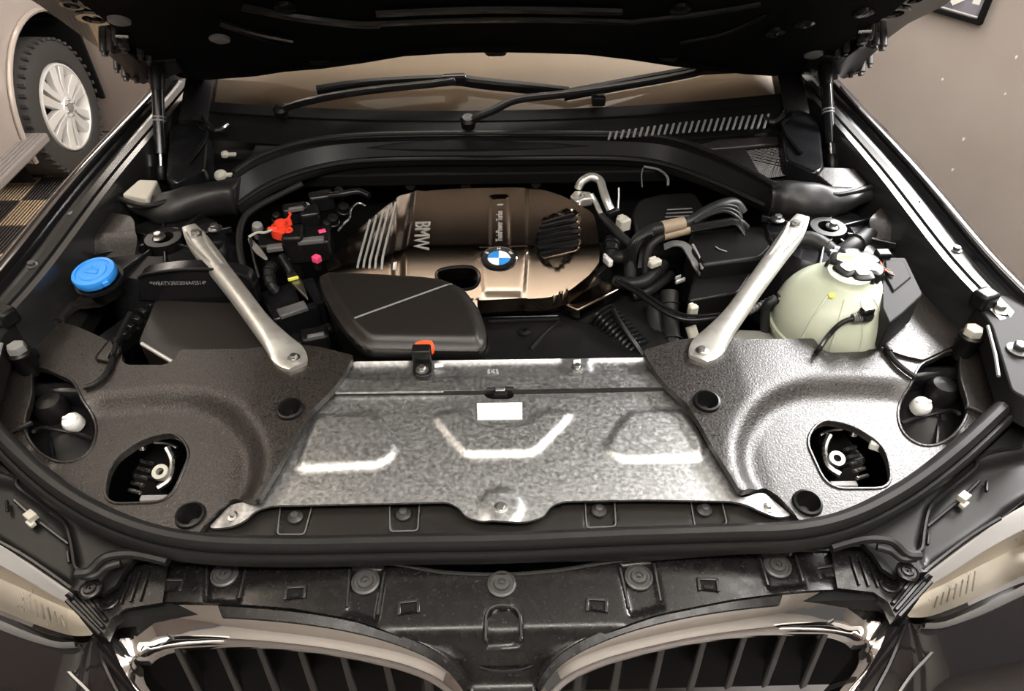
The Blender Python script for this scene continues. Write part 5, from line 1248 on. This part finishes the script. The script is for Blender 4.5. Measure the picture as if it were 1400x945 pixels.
# corrugated hose in front
t = thing('corrugated_hose', W(845, 455, .84), 'corrugated black intake hose below the engine cover corner', 'hose')
A_, B_ = W(822, 432, .875), W(872, 486, .850); pr = []; nB = 11
for k in range(nB): z0 = k/nB; pr += [(.026, z0), (.033, z0+.25/nB), (.033, z0+.6/nB), (.026, z0+.85/nB)]
Ln = (B_-A_).length
MB().lathe([(0, 0)]+[(r_, z0*Ln) for r_, z0 in pr]+[(0, Ln)], A_, B_-A_, 24).build('bellows', 'gloss_plastic', t)
MB().tube([W(838, 424, .905), W(850, 445, .90), W(868, 470, .885), W(880, 488, .87)], .005, 8, 4).build('side_line', 'satin_plastic', t)
t = thing('belly_shield', W(880, 450, .74), 'grey shield plate glimpsed beneath the corrugated hose', 'shield')
MB().slab([W(x, y, .80) for x, y in ((850, 440), (862, 440), (905, 478), (865, 478))], (0, 0, -.01)).build('plate', 'tape_grey', t, .002)
t = thing('base_plate', W(1100, 455, .86), 'rough aluminium bracket under the coolant tank edge', 'bracket')
MB().slab([W(x, y, .905) for x, y in ((1000, 460), (1010, 450), (1050, 452), (1062, 465), (1012, 466))], (0, 0, -.02)).build('plate', 'cast_aluminium', t, .003)

# aluminium refrigerant pipes
t = thing('refrigerant_pipe', W(812, 265, .95), 'bare aluminium refrigerant pipes with a block fitting behind the cover', 'pipe')
MB().tube([W(x, y, z) for x, y, z in ((790, 258, .985), (796, 248, 1.0), (808, 242, 1.005), (820, 247, 1.0), (825, 262, .99), (830, 276, .98), (836, 290, .965))], .0088, 12, 6).build('thick_pipe', 'cast_aluminium', t)
MB().tube([W(x, y, z) for x, y, z in ((808, 266, .985), (814, 276, .975), (820, 290, .965), (826, 302, .955))], .0055, 10, 5).build('thin_pipe', 'cast_aluminium', t)
MB().slab([W(x, y, .985) for x, y in rnd([(779, 268), (786, 260), (808, 262), (811, 270), (797, 272), (790, 276)], 2, 2)], (0, 0, -.02)).build('block', 'cast_aluminium', t, .003)
bolt('block_bolt', W(796, 267, .986), .004, t)
MB().box(W(838, 291, .97), (.03, .012, .014), Matrix.Rotation(.6, 3, 'Z')).build('pipe_clip', 'satin_plastic', t, .003)
MB().tube([W(845, 285, .98), W(846, 270, .99), (W(846, 257, 1.0))], .0016, 6, 0).build('tie_end', 'white_plastic', t)

# ------------------------------------------------------------------ clutter left of the engine
t = thing('jump_terminal', W(384, 312, .95), 'red jump-start terminal cap left of the engine cover', 'terminal cap')
JP = [W(x, y, .985) for x, y in cr([(369, 313), (374, 304), (388, 299), (397, 297), (399, 309), (400, 317), (392, 320), (380, 317)], 3, True)]
MB().slab(JP, (0, 0, -.022)).build('cap', 'red_plastic', t, .003)
MB().lathe([(0, 0), (.012, 0), (.011, .007), (0, .008)], W(384, 307, .986), (0, 0, 1), 16).build('dome', 'red_plastic', t)
MB().tube([W(394, 299, .985), W(397, 293, .987), W(395, 291, .987)], .0028, 6, 3).build('pull_tab', 'red_plastic', t)
MB().box(W(373, 313, .985), (.02, .008, .008)).build('hinge', 'red_plastic', t, .002)
MB().lathe([(.0035, -.002), (.007, -.002), (.007, .003), (.0035, .003)], W(396, 316, .984), (0, -.3, 1), 12).build('eyelet', 'red_plastic', t)
for x, y, lab in ((441, 319, 'pink square clip nearer the arch, beside the engine cover'), (433, 354, 'pink square clip above the corner of the intake lid')):
    t = thing('locking_clip', W(x, y, .95), lab, 'clip', 'pink clips'); rt = Matrix.Rotation(.4 if x > 436 else -.6, 3, 'Z')
    MB().box(W(x, y, .965), (.0145, .013, .013), rt).build('clip', 'pink_plastic', t, .0015); MB().box(W(x+1, y+8, .945), (.012, .012, .02), rt).build('plug', 'gloss_plastic', t, .002)
clut = [('relay_box', 'black relay box with a slanted face beside the red cap', 'box', [((425, 335, .945), (.085, .06, .05), .15), ((404, 333, .955), (.04, .05, .06), .1)], 'satin_plastic'),
        ('pump_housing', 'black pump housing under the red cap', 'housing', [((376, 345, .92), (.05, .07, .08), .2), ((398, 360, .91), (.035, .05, .06), .5)], 'satin_plastic'),
        ('connector_rail', 'black connector rail following the arch left of the cover', 'connector', [((405, 292, .97), (.05, .03, .04), .3), ((440, 275, .97), (.05, .03, .04), .3), ((425, 300, .96), (.04, .04, .05), .3)], 'gloss_plastic'),
        ('actuator', 'black actuator block beside the foot of the brace', 'actuator', [((432, 466, .90), (.05, .035, .04), .3), ((445, 452, .90), (.028, .02, .02), .4), ((412, 470, .89), (.04, .03, .03), -.2)], 'satin_plastic'),
        ('side_casing', 'black casing between intake lid and brace', 'casing', [((400, 430, .86), (.09, .10, .08), .5), ((425, 420, .86), (.05, .09, .08), .4)], 'gloss_plastic')]
for nm, lab, cat, bxs, mt in clut:
    t = thing(nm, W(*bxs[0][0][:2], bxs[0][0][2]-.04), lab, cat)
    for (x, y, z), sz, rz in bxs: MB().box(W(x, y, z), sz, Matrix.Rotation(rz, 3, 'Z')).build('block', mt, t, .006)
    for (x, y, z), sz, rz in bxs[:1]: MB().box(W(x, y-6, z+sz[2]*.5), (sz[0]*.6, sz[1]*.25, .01), Matrix.Rotation(rz, 3, 'Z')).build('latch', 'tape_grey', t, .002)
cyl = [(418, 283, .975, .010, 'grey'), (455, 300, .965, .012, ''), (470, 284, .97, .012, ''), (447, 306, .96, .010, ''), (352, 310, .97, .011, 'grey'), (463, 262, .985, .010, ''), (378, 296, .975, .009, '')]
nm_ = ['nearest the arch bend', 'second from the pink clip', 'furthest along the cover edge', 'touching the pink clip', 'left of the red cap', 'under the arch centre-left', 'just above the red cap']
for (x, y, z, r_, gk), lb in zip(cyl, nm_):
    t = thing('sensor_plug', W(x, y, z-.03), 'small round black sensor plug '+lb, 'plug', 'sensor plugs')
    MB().lathe([(0, -.03), (r_*.9, -.03), (r_, .0), (r_*.85, .006), (r_*.4, .008), (0, .008)], W(x, y, z), (.2, -.3, 1), 16).build('body', 'grey_plastic' if gk else 'satin_plastic', t)
    MB().lathe([(r_, -.012), (r_*1.15, -.011), (r_*1.15, -.007), (r_, -.006)], W(x, y, z), (.2, -.3, 1), 16).build('collar', 'satin_plastic', t)
hose('drain_hose', 'matt black drain hose arching along the left of the engine', [(412, 252, .985), (380, 268, .985), (350, 284, .985), (333, 300, .98), (327, 325, .97), (330, 355, .955), (338, 385, .93), (344, 402, .91)], .0068)
hose('wire_loom', 'thin wire hanging beside the drain hose', [(342, 322, .975), (346, 350, .955), (354, 380, .93)], .0028, cat='loom', n=6)
hose('earth_cable', 'pale cable running from the red cap to the hose', [(340, 324, .978), (352, 318, .98), (362, 318, .982), (372, 314, .985)], .0026, 'cream_plastic', 'cable', 8)
t = thing('metal_strap', W(352, 338, .96), 'pale pointed metal strap below the earth cable', 'strap')
MB().slab([W(x, y, .965) for x, y in rnd([(338, 325), (346, 328), (357, 340), (366, 353), (363, 355), (350, 346), (341, 334)], 2, 2)], (0, 0, -.003)).build('strap', 'cast_aluminium', t, .001)
t = thing('knock_bracket', W(405, 388, .9), 'grey blade-shaped metal bracket with yellow tape near the brace', 'bracket')
MB().slab([W(x, y, .93) for x, y in ((391, 374), (402, 369), (414, 385), (421, 408), (410, 398), (398, 386))], (0, 0, -.008)).build('blade', 'zinc_bolt', t, .002)
MB().box(W(401, 381, .935), (.020, .005, .006), Matrix.Rotation(.4, 3, 'Z')).build('tape', 'yellow_mark', t, .001)
MB().tube([W(385, 350, .955), W(392, 362, .945), W(398, 372, .936)], .009, 10, 3).build('stem', 'satin_plastic', t)
hose('fuel_line', 'glossy bent fuel line under the arch left of centre', [(450, 268, .985), (470, 265, .99), (490, 262, .99), (505, 268, .985)], .007, 'gloss_plastic', 'line')
hose('injector_line', 'thin bright injector line along the cover edge', [(462, 316, .965), (470, 306, .972), (478, 298, .978), (480, 286, .985), (490, 278, .985), (500, 282, .98)], .0022, 'steel', 'line', 8)
hose('breather_hose', 'ringed breather hose on the side of the black casing', [(372, 362, .93), (368, 372, .925), (370, 388, .915), (378, 400, .90)], .011, rings=5)
hose('under_arch_cable', 'thin cable hanging below the right bend of the arch', [(880, 228, 1.0), (900, 232, .995), (912, 242, .99), (913, 254, .98)], .0028, 'tape_grey', 'cable', 8)
hose('support_rod', 'thin pale rod standing behind the looms', [(878, 256, .98), (877, 240, .99), (879, 230, .995)], .0016, 'tape_grey', 'rod', 6)
# corner brackets outside the covers with their posts
for s in (-1, 1):
    g = PX(s)
    t = thing('fender_bracket', g(5, 470, .96), 'black fender bracket outside the hood buffer on the '+('blue cap' if s < 0 else 'coolant tank')+' side', 'bracket')
    MB().slab([g(x, y, 1.0) for x, y in rnd([(20, 440), (8, 452), (-4, 470), (-30, 560), (-100, 600), (-120, 480), (-40, 430), (2, 425)], 6, 3)], (0, 0, -.05)).build('plate', 'matt_plastic', t, .004)
    MB().box(g(6, 432, 1.015), (.035, .03, .03), Matrix.Rotation(.4*s, 3, 'Z')).build('post', 'satin_plastic', t, .006)
    bolt('plate_bolt', g(-14, 448, 1.001), .009, t, 'zinc_bolt'); bolt('plate_bolt', g(-40, 505, 1.001), .010, t, 'dark_bolt')
    MB().tube([g(2, 470, 1.002), g(-8, 510, 1.0), g(-12, 540, .998)], .0028, 6, 0).build('edge_bead', 'grey_plastic', t)
